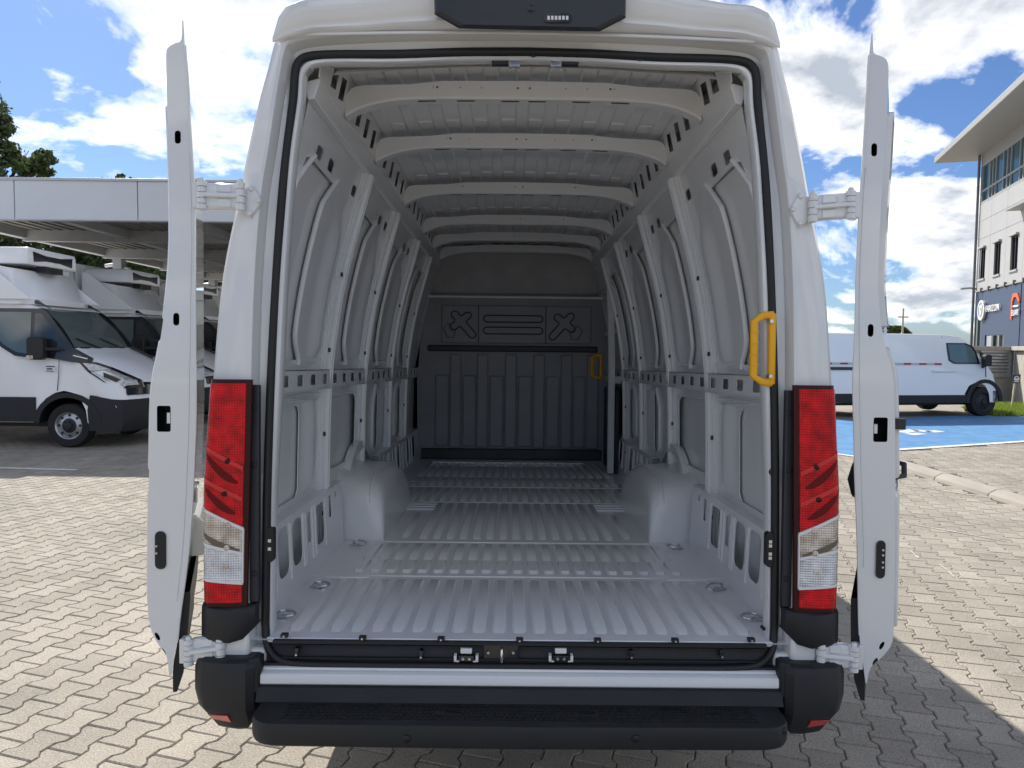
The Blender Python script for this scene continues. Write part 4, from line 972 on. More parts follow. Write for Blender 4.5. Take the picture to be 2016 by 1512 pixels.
        pi_ = V(1764, 838, DD); b = MB(); base = Vector((pi_.x, DD, pi_.z)) + ddir * .06
        b.loft([[base + ddir * u - nrm * e + Vector((0, 0, z)) for z, e in ((-.016, -.02), (-.016, .028), (.018, .028), (.018, -.02))] for u in (0, .05)]); part(b, 'door_stop', 'dark_trim', DO, bevel=.003)
        pj = V(1752, 208, DD); b = MB(); base = Vector((pj.x, DD, pj.z)) + ddir * .12
        b.loft([[base + ddir * u - nrm * e + Vector((0, 0, z)) for z, e in ((-.02, -.03), (-.008, .012), (.018, .012), (.022, -.03))] for u in (0, .04)]); part(b, 'top_latch', 'zinc', DO, bevel=.003)
        b = MB()   # raised inner frame of the door
        fr = [p for p in I2 if 1.65 < p.y < 2.36]
        b.loft([[fn(p.x, p.y, w) - nrm * e for p in fr] for w, e in ((.05, 0), (.055, .016), (.12, .02), (.125, .0))], False, False); part(b, 'inner_frame', 'paint', DO, smooth=40)
    # pressed frame on the inner side of the door
    ixz = sorted([(p.y, p.x) for p in I2 if .66 < p.y < 2.40]); IN = lambda z, w: fn(interp(ixz, z), z, w)
    for z0, z1 in ((.72, 1.12), (1.20, 1.60), (1.68, 2.34)):
        zz = [z0 + (z1 - z0) * k / 8 for k in range(9)]
        b = MB()
        loop = [IN(z, .09) for z in zz] + [IN(z1, w) for w in (.2, .4, .55)] + [IN(z, .63) for z in reversed(zz)] + [IN(z0, w) for w in (.55, .4, .2)]
        b.tube(loop, .012, 8, closed=True); part(b, 'pressed_frame', 'paint', DO, smooth=60)
    b = MB(); b.tube([IN(1.14, .50) - nrm * .004, IN(1.14, .54) - nrm * .03, IN(1.18, .58) - nrm * .03, IN(1.18, .62) - nrm * .004], .010, 8); part(b, 'inner_pull', 'rubber', DO, smooth=60)
# ---- hinges
def hinge(s, body_px, door_px, hgt, plate):
    B_, D_ = V(*body_px, -.02), V(*door_px, -.03); dx_ = D_.x - B_.x
    b = MB(); ax_ = Vector((dx_, 0, D_.z - B_.z)); n = 8
    P_ = lambda u, z, y: B_ + ax_ * u + Vector((0, y, z))
    b.loft([[P_(u, z, y) for y, z in ((-.006, -hgt * .5), (-.012, -hgt * .42), (-.012, hgt * .42), (-.006, hgt * .5), (.012, hgt * .5), (.012, -hgt * .5))] for u in (.06, .94)])
    H = part(b, 'door_hinge', 'paint', bevel=.003)
    b = MB(); b.loft([[P_(u, z, y) for y, z in ((-.026, -.006), (-.026, .006), (-.01, .009), (-.01, -.009))] for u in (.0, 1.0)]); part(b, 'web', 'paint', H, bevel=.003)
    for z0, z1 in ((-.45, -.12), (.12, .45)):
        b = MB(); b.loft([[P_(u, z, y) for y, z in ((-.016, z0 * hgt), (-.016, z1 * hgt), (-.01, z1 * hgt), (-.01, z0 * hgt))] for u in (.25, .62)]); part(b, 'rib', 'paint', H, bevel=.003)
    for u, segs in ((.02, 4), (1.0, 5)):
        for k in range(segs):
            z0 = -hgt * .55 + hgt * 1.1 * k / segs; z1 = z0 + hgt * 1.1 / segs - .003
            b = MB(); b.cyl(P_(u, z0, -.012), P_(u, z1, -.012), .0135 if k % 2 else .0150, 12); part(b, 'knuckle', 'paint', H, smooth=40)
        b = MB(); b.tube([P_(u, -hgt * .58, -.012), P_(u, hgt * .60, -.012), P_(u, hgt * .66, -.012)], [.008, .009, .006], 10); part(b, 'pin', 'paint', H, smooth=40)
    # leaf on the door
    b = MB(); b.loft([[P_(1.0, z, 0) + Vector((s * o, y, 0)) for y, z in ((-.012, -hgt * .5), (-.012, hgt * .5), (.02, hgt * .55), (.02, -hgt * .55))] for o in (.008, .030)]); part(b, 'door_leaf', 'paint', H, bevel=.003)
    if plate:
        pts = [V(x, y, -.010) for x, y in plate]; b = MB(); c = sum(pts, Vector()) / len(pts)
        b.loft([[Vector((p.x, y, p.z)) for p in pts] for y in (-.018, .004)]); pl_ = part(b, 'body_leaf', 'paint', H, bevel=.004)
        idx = (0, 1, 2) 
        for k in idx:
            p = c + (pts[k] - c) * .74; b = MB(); b.tube([(p.x, -.017, p.z), (p.x, -.021, p.z), (p.x, -.024, p.z)], [.0085, .008, .005], 10); part(b, 'bolt', 'paint', pl_, smooth=40)
hinge(-1, (478, 388), (398, 384), .078, [(498, 365), (517, 396), (495, 430), (480, 418), (478, 372)])
hinge(1, (1596, 411), (1674, 403), .078, [(1573, 379), (1553, 413), (1572, 450), (1590, 436), (1592, 388)])
hinge(-1, (438, 1272), (372, 1283), .075, None); hinge(1, (1612, 1286), (1680, 1295), .075, None)
for s in (1, -1):
    b = MB(); b.loft([[Vector((s * x, y, .65 + z)) for y, z in ((-.02, -.045), (-.02, .045), (.02, .05), (.02, -.05))] for x in (.845, .93)]); part(b, 'hinge_bracket', 'paint', bevel=.012)

# ---- wheels under the van
def wheel(name, parent, c, r, w, ax, rim='rim', hub='rim_dark', side=-1, n=28):
    # c centre, ax axle direction (unit), side: which end of the axle shows
    ax = Vector(ax); c = Vector(c); up = Vector((0, 0, 1)); f = ax.cross(up)
    def rg(rr, a): return [c + ax * a + f * (rr * cos(2 * pi * k / n)) + up * (rr * sin(2 * pi * k / n)) for k in range(n)]
    b = MB(); b.loft([rg(r * .62, -w / 2), rg(r * .72, -w * .52), rg(r * .93, -w * .5), rg(r * .985, -w * .40), rg(r, -w * .25), rg(r, w * .25), rg(r * .985, w * .40), rg(r * .93, w * .5), rg(r * .72, w * .52), rg(r * .62, w / 2)], True, False)
    T = b.build(name, 'tyre', parent, smooth=40)
    e = side * w
    b = MB(); b.loft([rg(r * .64, e * .47), rg(r * .62, e * .50), rg(r * .58, e * .46), rg(r * .54, e * .30), rg(r * .40, e * .36), rg(r * .33, e * .40)], True, False); b.build('rim', rim, T, smooth=40)
    b = MB(); b.loft([rg(r * .33, e * .40), rg(r * .30, e * .44), rg(r * .18, e * .45), rg(r * .16, e * .58), rg(r * .10, e * .60)], True, False); b.f.append(tuple(len(b.v) - n + i for i in range(n))); b.build('hub', hub, T, smooth=40)
    for k in range(8):
        a = 2 * pi * k / 8; p = c + f * (r * .47 * cos(a)) + up * (r * .47 * sin(a)) + ax * (e * .345); b = MB()
        b.tube([p, p + ax * (e * .02)], r * .065, 8); b.build('rim_hole', 'rim_dark', T)
    for k in range(6):
        a = 2 * pi * k / 6 + .3; p = c + f * (r * .24 * cos(a)) + up * (r * .24 * sin(a)) + ax * (e * .44); b = MB()
        b.cyl(p, p + ax * (e * .06), r * .035, 6); b.build('wheel_nut', hub, T)
    return T
for s in (1, -1):
    for x in (.80, .57): wheel('wheel', VAN, (s * x, 1.78, .345), .295, .20, (1, 0, 0), side=s)
    wheel('wheel', VAN, (s * .84, 5.75, .46), .30, .21, (1, 0, 0), side=s)

# ================================================================ refrigerated trucks on the left
def make_truck():
    T = empty('box_truck')
    HW = .99
    def tumble(z): return .14 * max(0, z - 1.45) / .9
    CP = [(1.06, .28), (1.12, .36), (1.13, .52), (1.12, .78), (1.08, .84), (1.07, 1.02), (1.03, 1.10), (.90, 1.22), (.62, 1.40), (.30, 1.53), (.10, 1.60), (-.02, 1.72), (-.24, 1.97), (-.44, 2.19), (-.54, 2.28), (-.72, 2.335), (-1.1, 2.36), (-1.60, 2.36), (-1.62, 1.5), (-1.62, .45),
          (-1.58, .40), (-.56, .40), (-.50, .42), (-.47, .60), (-.36, .79), (-.20, .89), (0, .925), (.20, .89), (.36, .79), (.47, .60), (.50, .40), (.60, .28)]
    def xs(x, t): return x - .24 * (abs(t) ** 3) * max(0, min(1, x / .9)) - .10 * (abs(t) ** 3) * max(0, min(1, (z_of(x)))) if False else x - .24 * (abs(t) ** 3) * max(0, min(1, (x + .2) / 1.0))
    def pt(x, z, t, k=1.0):
        y = HW + t * (HW - tumble(z)); return Vector((xs(x, t), y, z))
    b = MB(); rings = []
    for t, k in ((-1, .978), (-.985, .992), (-.93, 1), (-.75, 1), (-.4, 1), (0, 1), (.4, 1), (.75, 1), (.93, 1), (.985, .992), (1, .978)):
        rings.append([pt(-.3 + (x + .3) * k, 1.2 + (z - 1.2) * k, t) for x, z in CP])
    b.loft(rings); b.build('cab', 'truck_paint', T, smooth=38)
    lin = [(x * .955, .40 + (z - .40) * .96) for x, z in ((-.49, .41), (-.47, .60), (-.36, .79), (-.20, .89), (0, .925), (.20, .89), (.36, .79), (.47, .60), (.49, .41))]
    b = MB(); b.loft([[Vector((x, y, z)) for x, z in lin] for y in (.03, 1.95)], False, False); b.build('arch_liner', 'black_plastic', T, smooth=60)
    def ysurf(x):
        t = 1.0
        lim = 1.12 - .24
        if x > lim - .12: t = max(0.0, min(1.0, ((1.12 - x) / .26))) ** (1 / 3) if x < 1.12 else 0
        return t
    def side_plate(poly, name, m, off, parent=T, sgn=-1, wrap=False):
        b = MB(); rr = []
        for w in (off, -.03):
            ring_ = []
            for x, z in poly:
                t = 1.0 if not wrap else ysurf(x); y = HW + sgn * t * (HW - tumble(z)) + sgn * w; ring_.append(Vector((x, y, z)))
            rr.append(ring_)
        b.loft(rr); return b.build(name, m, parent)
    surround = [(-1.46, 2.26), (-.46, 2.26), (-.34, 2.18), (.10, 1.62), (.42, 1.46), (.40, 1.36), (.05, 1.40), (-.30, 1.46), (-.60, 1.46), (-.84, 1.49), (-1.06, 1.62), (-1.28, 1.82), (-1.42, 1.98), (-1.48, 2.1)]
    glass = [(-1.40, 2.20), (-.62, 2.20), (-.60, 1.52), (-.82, 1.55), (-1.03, 1.67), (-1.24, 1.86), (-1.38, 2.02)]
    quarter = [(-.56, 2.18), (-.46, 2.18), (.0, 1.62), (-.08, 1.53), (-.54, 1.52)]
    for sg in (-1, 1):
        side_plate(surround, 'window_surround', 'gloss_black', .004, sgn=sg); side_plate(glass, 'side_window', 'glass_screen', .008, sgn=sg); side_plate(quarter, 'quarter_window', 'glass', .008, sgn=sg)
        side_plate([(-1.62, .82), (-.52, .82), (-.50, .42), (-1.62, .42)], 'sill_cladding', 'black_plastic', .010, sgn=sg)
        arch = [(.55 * cos(a), .40 + .50 * sin(a)) for a in [pi * k / 14 for k in range(15)]] + [(.46 * cos(a), .40 + .42 * sin(a)) for a in [pi - pi * k / 14 for k in range(15)]]
        side_plate(arch, 'arch_flare', 'black_plastic', .016, sgn=sg)
        side_plate([(.20, 1.40), (.46, 1.40), (.72, 1.32), (.94, 1.20), (1.04, 1.10), (1.055, .98), (.92, .975), (.60, 1.075), (.34, 1.24)], 'headlamp_surround', 'gloss_black', .007, sgn=sg, wrap=True)
        side_plate([(.26, 1.385), (.46, 1.37), (.70, 1.29), (.90, 1.185), (1.00, 1.10), (1.02, 1.03), (.90, 1.02), (.62, 1.11), (.38, 1.26)], 'headlamp', 'lens_clear', .012, sgn=sg, wrap=True)
        side_plate([(.60, 1.235), (.86, 1.12), (.80, 1.08), (.60, 1.16)], 'headlamp_bowl', 'gloss_black', .016, sgn=sg, wrap=True)
    # seam lines, door handle, sticker
    b = MB(); b.tube([(-.16, -.004, .93), (-.13, -.004, 1.20), (-.12, -.002, 1.42)], .006, 6); b.build('door_seam', 'dark_trim', T)
    b = MB(); b.box(-.33, -.19, -.006, 0, 1.24, 1.33); st = b.build('sticker', 'sign_white', T)
    b = MB(); b.box(-.33, -.19, -.008, -.005, 1.312, 1.33); b.box(-.33, -.21, -.008, -.005, 1.24, 1.253); b.box(-.32, -.23, -.008, -.005, 1.27, 1.295); b.build('sticker_print', 'sign_blue', st)
    b = MB(); b.box(.10, .34, -.012, 0, 1.425, 1.44, Matrix.Rotation(.22, 4, 'Y') @ Matrix.Translation((-.32, 0, .06))); b.build('badge', 'chrome', T)
    # bumper and grille
    b = MB()
    BP = [(.52, .28), (1.08, .27), (1.135, .36), (1.145, .52), (1.135, .79), (.94, .80), (.55, .86), (.49, .62)]
    b.loft([[pt(x + (.004 if x > .9 else 0), z, t) + Vector((0, (.012 if t > 0 else -.012) * (abs(t) > .98), 0)) for x, z in BP] for t in (-1, -.96, -.85, -.6, -.3, 0, .3, .6, .85, .96, 1)]); b.build('bumper', 'black_plastic', T, smooth=35)
    b = MB(); b.loft([[pt(1.09 + .004, .86, t), pt(1.085, 1.02, t), pt(1.03, 1.08, t), pt(1.0, 1.02, t)] for t in (-.9, -.7, -.4, 0, .4, .7, .9)]); b.build('grille', 'gloss_black', T, smooth=35)
    for sg in (-1, 1):
        side_plate([(.78, .70), (.99, .69), (1.03, .66), (.80, .66)], 'fog_lamp', 'lens_clear', .02, sgn=sg, wrap=True)
    # windscreen
    def ws(off):
        def fn(u, v):
            t = -.86 + 1.72 * u; tt = v; p0 = Vector((.07, 1.625)); p1 = Vector((-.50, 2.245)); q = p0.lerp(p1, tt); q = q + Vector((.74, .67)) * (off + .03 * sin(pi * tt))
            tw = t * (1 - .0 * v); return pt(q.x, q.y, tw)
        return fn
    b = MB(); f0 = ws(.004); b.grid(lambda u, v: f0(-.06 + 1.12 * u, -.04 + 1.08 * v), 14, 8); b.build('windscreen_frame', 'gloss_black', T, smooth=60)
    b = MB(); b.grid(ws(.012), 14, 8); b.build('windscreen', 'glass_screen', T, smooth=60)
    for y in (.75, 1.45):
        b = MB(); b.tube([(.12, y, 1.62), (-.02, y - .45, 1.78)], .012, 6); b.build('wiper', 'rubber', T)
    # mirrors
    for sg in (-1, 1):
        yy_ = HW + sg * (HW + .10); b = MB(); b.loft([[Vector((x, yy_ + sg * y, z)) for x, z in rrect(-.54, -.28, 1.43, 1.80, .06, 3)] for y in (-.07, .07)]); mi = b.build('mirror', 'black_plastic', T, bevel=.02)
        b = MB(); b.tube([(-.30, yy_, 1.60), (-.05, HW + sg * (HW - .04), 1.60)], .03, 8); b.build('mirror_arm', 'black_plastic', mi)
        b = MB(); b.box(-.545, -.43, *sorted((yy_ + sg * .05, yy_ + sg * .078)), 1.44, 1.50); b.build('indicator', 'lens_amber', mi, bevel=.01)
    # deflector over the cab
    b = MB()
    def dring(t):
        w = .94 - .10 * 0; k = 1 - .25 * abs(t) ** 3
        return [Vector((x - .25 * abs(t) ** 3 * (x > -.9), HW + t * (w - .12 * max(0, (z - 2.4))), z)) for x, z in ((-.52, 2.33), (-.50, 2.42), (-.62, 2.52), (-.98, 2.92), (-1.55, 3.02), (-1.66, 3.02), (-1.66, 2.33))]
    b.loft([dring(t) for t in (-1, -.97, -.8, -.4, 0, .4, .8, .97, 1)]); b.build('wind_deflector', 'truck_paint', T, smooth=30)
    b = MB(); b.loft([[Vector((x, y, z)) for x, z in ((-.55, 2.40), (-1.64, 2.40), (-1.64, 3.18), (-1.52, 3.18))] for y in (.00, .05)]); b.build('deflector_fin', 'truck_paint', T, bevel=.015)
    b = MB(); b.loft([[Vector((x, y, z)) for x, z in ((-.55, 2.40), (-1.64, 2.40), (-1.64, 3.18), (-1.52, 3.18))] for y in (1.93, 1.98)]); b.build('deflector_fin', 'truck_paint', T, bevel=.015)
    # cooling unit
    b = MB(); b.loft([[Vector((x, .99 + sy * y, z)) for y, z in ((-1, 3.0), (-1, 3.22), (-.94, 3.28), (.94, 3.28), (1, 3.22), (1, 3.0))] for x, sy in ((-1.74, .72), (-1.0, .72), (-.84, .70), (-.80, .66))]); cu = b.build('cooling_unit', 'truck_paint', T, bevel=.02)
    b = MB(); bt = [(-.52, 3.05), (-.20, 3.09), (.20, 3.09), (.52, 3.05), (.54, 3.22), (.20, 3.18), (-.20, 3.18), (-.54, 3.22)]
    b.prism(bt, lambda u, v, w: Vector((-.802 + w, .99 + u, v)), 0, .012); b.build('fan_grille', 'gloss_black', cu)
    b = MB(); b.box(-.95, -.80, .75, 1.25, 2.90, 3.0); b.build('unit_base', 'black_plastic', cu)
    # roof marker trims
    for y in (.26, 1.72):
        b = MB(); b.loft([[Vector((x, y + o, z)) for x, z in ((-.40, 2.26), (-.55, 2.33), (-.80, 2.37), (-.86, 2.37), (-.80, 2.42), (-.60, 2.40))] for o in (-.03, .03)]); b.build('roof_trim', 'gloss_black', T, bevel=.01)
    # insulated box
    b = MB(); b.box(-5.9, -1.75, -.11, 2.10, .95, 3.36); bx_ = b.build('box_body', 'box_white', T, bevel=.03)
    for y in (-.115, 2.03):
        b = MB(); b.box(-1.83, -1.735, y, y + .075, .95, 3.365); b.build('corner_post', 'alu', bx_, bevel=.015)
        b = MB(); b.box(-1.95, -1.73, y - .003, y + .081, 3.18, 3.37); b.build('corner_cap', 'alu', bx_, bevel=.02)
        b = MB(); b.box(-5.9, -1.95, y, y + .075, 3.30, 3.368); b.build('top_rail', 'alu', bx_, bevel=.01); b = MB(); b.box(-5.9, -1.84, y, y + .075, .94, 1.02); b.build('bottom_rail', 'alu', bx_, bevel=.01)
    b = MB(); b.box(-5.8, -1.4, .55, .65, .55, .75); b.box(-5.8, -1.4, 1.33, 1.43, .55, .75); b.box(-1.5, 1.0, .4, 1.6, .30, .45); b.build('chassis', 'black_plastic', T)
    for y, sd_ in ((.12, -1), (1.86, 1)): wheel('wheel', T, (0, y, .36), .36, .22, (0, 1, 0), side=sd_)
    for y, sd_ in ((.14, -1), (1.84, 1)): wheel('wheel', T, (-3.95, y, .36), .36, .24, (0, 1, 0), side=sd_)
    return T
tr0 = make_truck(); TS = .92
trucks = [tr0] + [copy_tree(tr0) for _ in range(3)]
for t, (x, y), lab in zip(trucks, ((-6.64, 8.55), (-6.78, 11.75), (-6.75, 14.75), (-6.3, 18.2)), (
        'nearest white refrigerated box truck, its whole front wheel in view left of the door',
        'white refrigerated box truck second in the row, its cab showing just behind the nearest truck',
        'white refrigerated box truck third in the row, hood glimpsed between left door and tail lamp',
        'white refrigerated box truck farthest back under the canopy, mostly hidden by the others')):
    t.location = (x, y, 0); t.scale = (TS,) * 3; tag(t, lab, 'truck', 'refrigerated trucks parked in a row')

# ================================================================ canopy over the trucks
CN = empty('canopy', (-10.3, 10.3, 0)); CN.matrix_world = Matrix.Translation((0, 0, 0)); tag(CN, 'flat roofed parking canopy with pale metal fascia above the trucks', 'canopy')
y0 = 10.3; X0, X1 = -14.9, -2.2
k = 0; x = -14.86
while x < X1:
    b = MB(); b.box(x + .006, min(x + 2.1, X1) - .006, y0, y0 + .06, 3.67, 4.33); b.build('fascia_panel', 'fascia', CN, bevel=.006); x += 2.105
b = MB(); b.box(X0, X1, y0 - .03, y0 + .5, 4.33, 4.375); b.build('fascia_cap', 'alu', CN, bevel=.005)
b = MB(); b.box(X0, X1, y0 + .012, y0 + .055, 3.66, 3.70); b.build('drip_edge', 'alu', CN)
XR = -10.4
b = MB(); b.add([(XR, y0 + .05, 3.95), (X1, y0 + .05, 3.95), (X1, 30, 3.95), (XR, 30, 3.95)], [(0, 1, 2, 3)]); b.add([(XR, y0 + .05, 4.3), (X1, y0 + .05, 4.3), (X1, 30, 4.3), (XR, 30, 4.3)], [(0, 1, 2, 3)]); b.add([(X0, y0 + .05, 3.95), (XR, y0 + .05, 3.95), (XR, y0 + 3.2, 3.95), (X0, y0 + 3.2, 3.95)], [(0, 1, 2, 3)]) if False else None
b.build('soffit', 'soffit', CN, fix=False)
b = MB(); b.box(XR, X1, 29.9, 30, 3.67, 4.33); b.box(X1 - .06, X1, y0 + .05, 30, 3.67, 4.33); b.build('side_fascia', 'fascia', CN)
for yb in (y0 + .35, 13.3, 16.3, 19.3, 22.3, 25.3, 28.3):
    b = MB(); b.box(XR if yb > 13 else X0, X1, yb - .07, yb + .07, 3.70, 3.95); b.build('cross_beam', 'steel_post', CN, bevel=.01)
for xb in (XR, -8.2, -6.1, -4.0):
    b = MB(); b.box(xb - .09, xb + .09, y0 + .07, 29.9, 3.76, 3.948); b.build('long_beam', 'steel_post', CN, bevel=.01)
for k in range(34):
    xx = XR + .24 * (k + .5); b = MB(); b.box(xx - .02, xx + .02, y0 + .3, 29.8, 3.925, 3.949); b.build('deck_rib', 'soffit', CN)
for yc in (11.0, 17.0, 23.0, 29.0):
    for xc in (XR + .02, -2.7):
        b = MB(); b.box(xc - .12, xc + .12, yc - .12, yc + .12, 0, 3.76); c = b.build('column', 'steel_post', CN, bevel=.01)
        b = MB(); b.box(xc - .3, xc + .3, yc - .3, yc + .3, -.01, .02); b.build('base_plate', 'steel_post', c)
for yc in (17.0, 23.0):
    b = MB(); b.tube([(XR + .3, yc, 3.5), (XR - .1, yc, 3.62), (XR - .35, yc, 3.58)], .05, 8); b.build('floodlight', 'alu', CN, smooth=50)

# ================================================================ trees
def make_tree(name, base, h, blobs, n, lm, seed, leaf=.16, label='', group=None, trunk=.16):
    rr = random.Random(seed); T = empty(name, base); T.matrix_world = Matrix.Translation(base)
    b = MB(); top = Vector((0, 0, h * .72)); b.tube([(0, 0, -.1), (.05, .03, h * .3), (-.04, .05, h * .55), top], [trunk, trunk * .8, trunk * .55, trunk * .2], 8)
    for (bx, by, bz_, r) in blobs:
        s0 = Vector((0, 0, h * rr.uniform(.28, .55))); e0 = Vector((bx, by, bz_)); mid_ = s0.lerp(e0, .5) + Vector((0, 0, -.15 * r))
        b.tube([s0, mid_, e0], [trunk * .4, trunk * .25, trunk * .08], 6)
        for q in range(3):
            e1 = e0 + Vector((rr.uniform(-1, 1), rr.uniform(-1, 1), rr.uniform(-.6, 1))) * r * .8; b.tube([mid_, mid_.lerp(e1, .6), e1], [trunk * .18, trunk * .1, trunk * .04], 5)
    b.build('trunk', 'bark', T, smooth=60)
    vs, fs = [], []
    tot = sum(r ** 2 for *_, r in blobs)
    for (bx, by, bz_, r) in blobs:
        cl = max(5, int(22 * r)); centers = []
        for _ in range(cl):
            d = Vector((rr.gauss(0, 1), rr.gauss(0, 1), rr.gauss(0, .8))).normalized() * r * rr.uniform(.35, 1.0) ** .7; centers.append(Vector((bx, by, bz_)) + d)
        for _ in range(int(n * r * r / tot)):
            c = rr.choice(centers) + Vector((rr.gauss(0, 1), rr.gauss(0, 1), rr.gauss(0, .8))) * r * .17
            a = Vector((rr.gauss(0, 1), rr.gauss(0, 1), rr.gauss(0, .7))).normalized(); u = a.orthogonal().normalized(); u = Matrix.Rotation(rr.uniform(0, 6.3), 3, a) @ u; w = a.cross(u); l = leaf * rr.uniform(.6, 1.3)
            o = len(vs); vs += [tuple(c - u * l * .5), tuple(c + w * l * .28), tuple(c + u * l * .5), tuple(c - w * l * .28)]; fs.append((o, o + 1, o + 2, o + 3))
    me = bpy.data.meshes.new('crown'); me.from_pydata(vs, [], fs); me.materials.append(MAT[lm]); o = bpy.data.objects.new('crown', me); COL.objects.link(o); o.parent = T
    tag(T, label, 'tree', group); return T
def wp(px, py, D):        # yard point at that pixel, D metres ahead of the camera
    return W(px, py, D - 2.2, 1)
def tree_at(px, D, blobs_px, n, lm, seed, label, leaf=.16, trunk=.16):
    base = wp(px, 700, D); base.z = 0; bl = []
    rr = random.Random(seed)
    for x, y, rp in blobs_px:
        p = wp(x, y, D + rr.uniform(-.8, .8)); bl.append((p.x - base.x, p.y - base.y, p.z, rp * D / FPX))
    h = max(q[2] + q[3] for q in bl)
    return make_tree('tree', base, h, bl, n, lm, seed, leaf, label, 'trees behind the canopy', trunk)
tree_at(-40, 30, [(-60, 200, 60), (0, 245, 28), (-20, 290, 45), (40, 315, 30), (85, 325, 26), (20, 345, 35), (-90, 300, 70), (70, 350, 30), (-30, 400, 60), (-80, 400, 60)], 15000, 'leaf', 3, 'tall leafy tree rising above the canopy at the left edge', .24, .28)
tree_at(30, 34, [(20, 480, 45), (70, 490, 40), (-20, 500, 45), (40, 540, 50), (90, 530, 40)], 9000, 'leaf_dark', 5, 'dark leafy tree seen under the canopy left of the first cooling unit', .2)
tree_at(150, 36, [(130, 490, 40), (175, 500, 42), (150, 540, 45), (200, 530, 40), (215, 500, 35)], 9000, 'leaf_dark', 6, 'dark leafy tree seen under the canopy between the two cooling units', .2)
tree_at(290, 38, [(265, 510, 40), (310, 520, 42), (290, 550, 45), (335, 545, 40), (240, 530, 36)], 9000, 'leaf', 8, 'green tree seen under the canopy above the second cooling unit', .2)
tree_at(415, 40, [(395, 545, 40), (430, 550, 40), (455, 540, 40), (415, 570, 40)], 8000, 'leaf', 9, 'green tree in the gap between left door and van, under the canopy', .2)
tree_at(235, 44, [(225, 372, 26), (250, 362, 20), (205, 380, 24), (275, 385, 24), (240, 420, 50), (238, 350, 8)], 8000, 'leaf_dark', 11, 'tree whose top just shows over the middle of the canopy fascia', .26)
tree_at(318, 46, [(318, 372, 20), (335, 368, 16), (300, 385, 18), (320, 420, 45)], 6000, 'leaf_dark', 12, 'small treetop over the fascia beside the left door', .26)

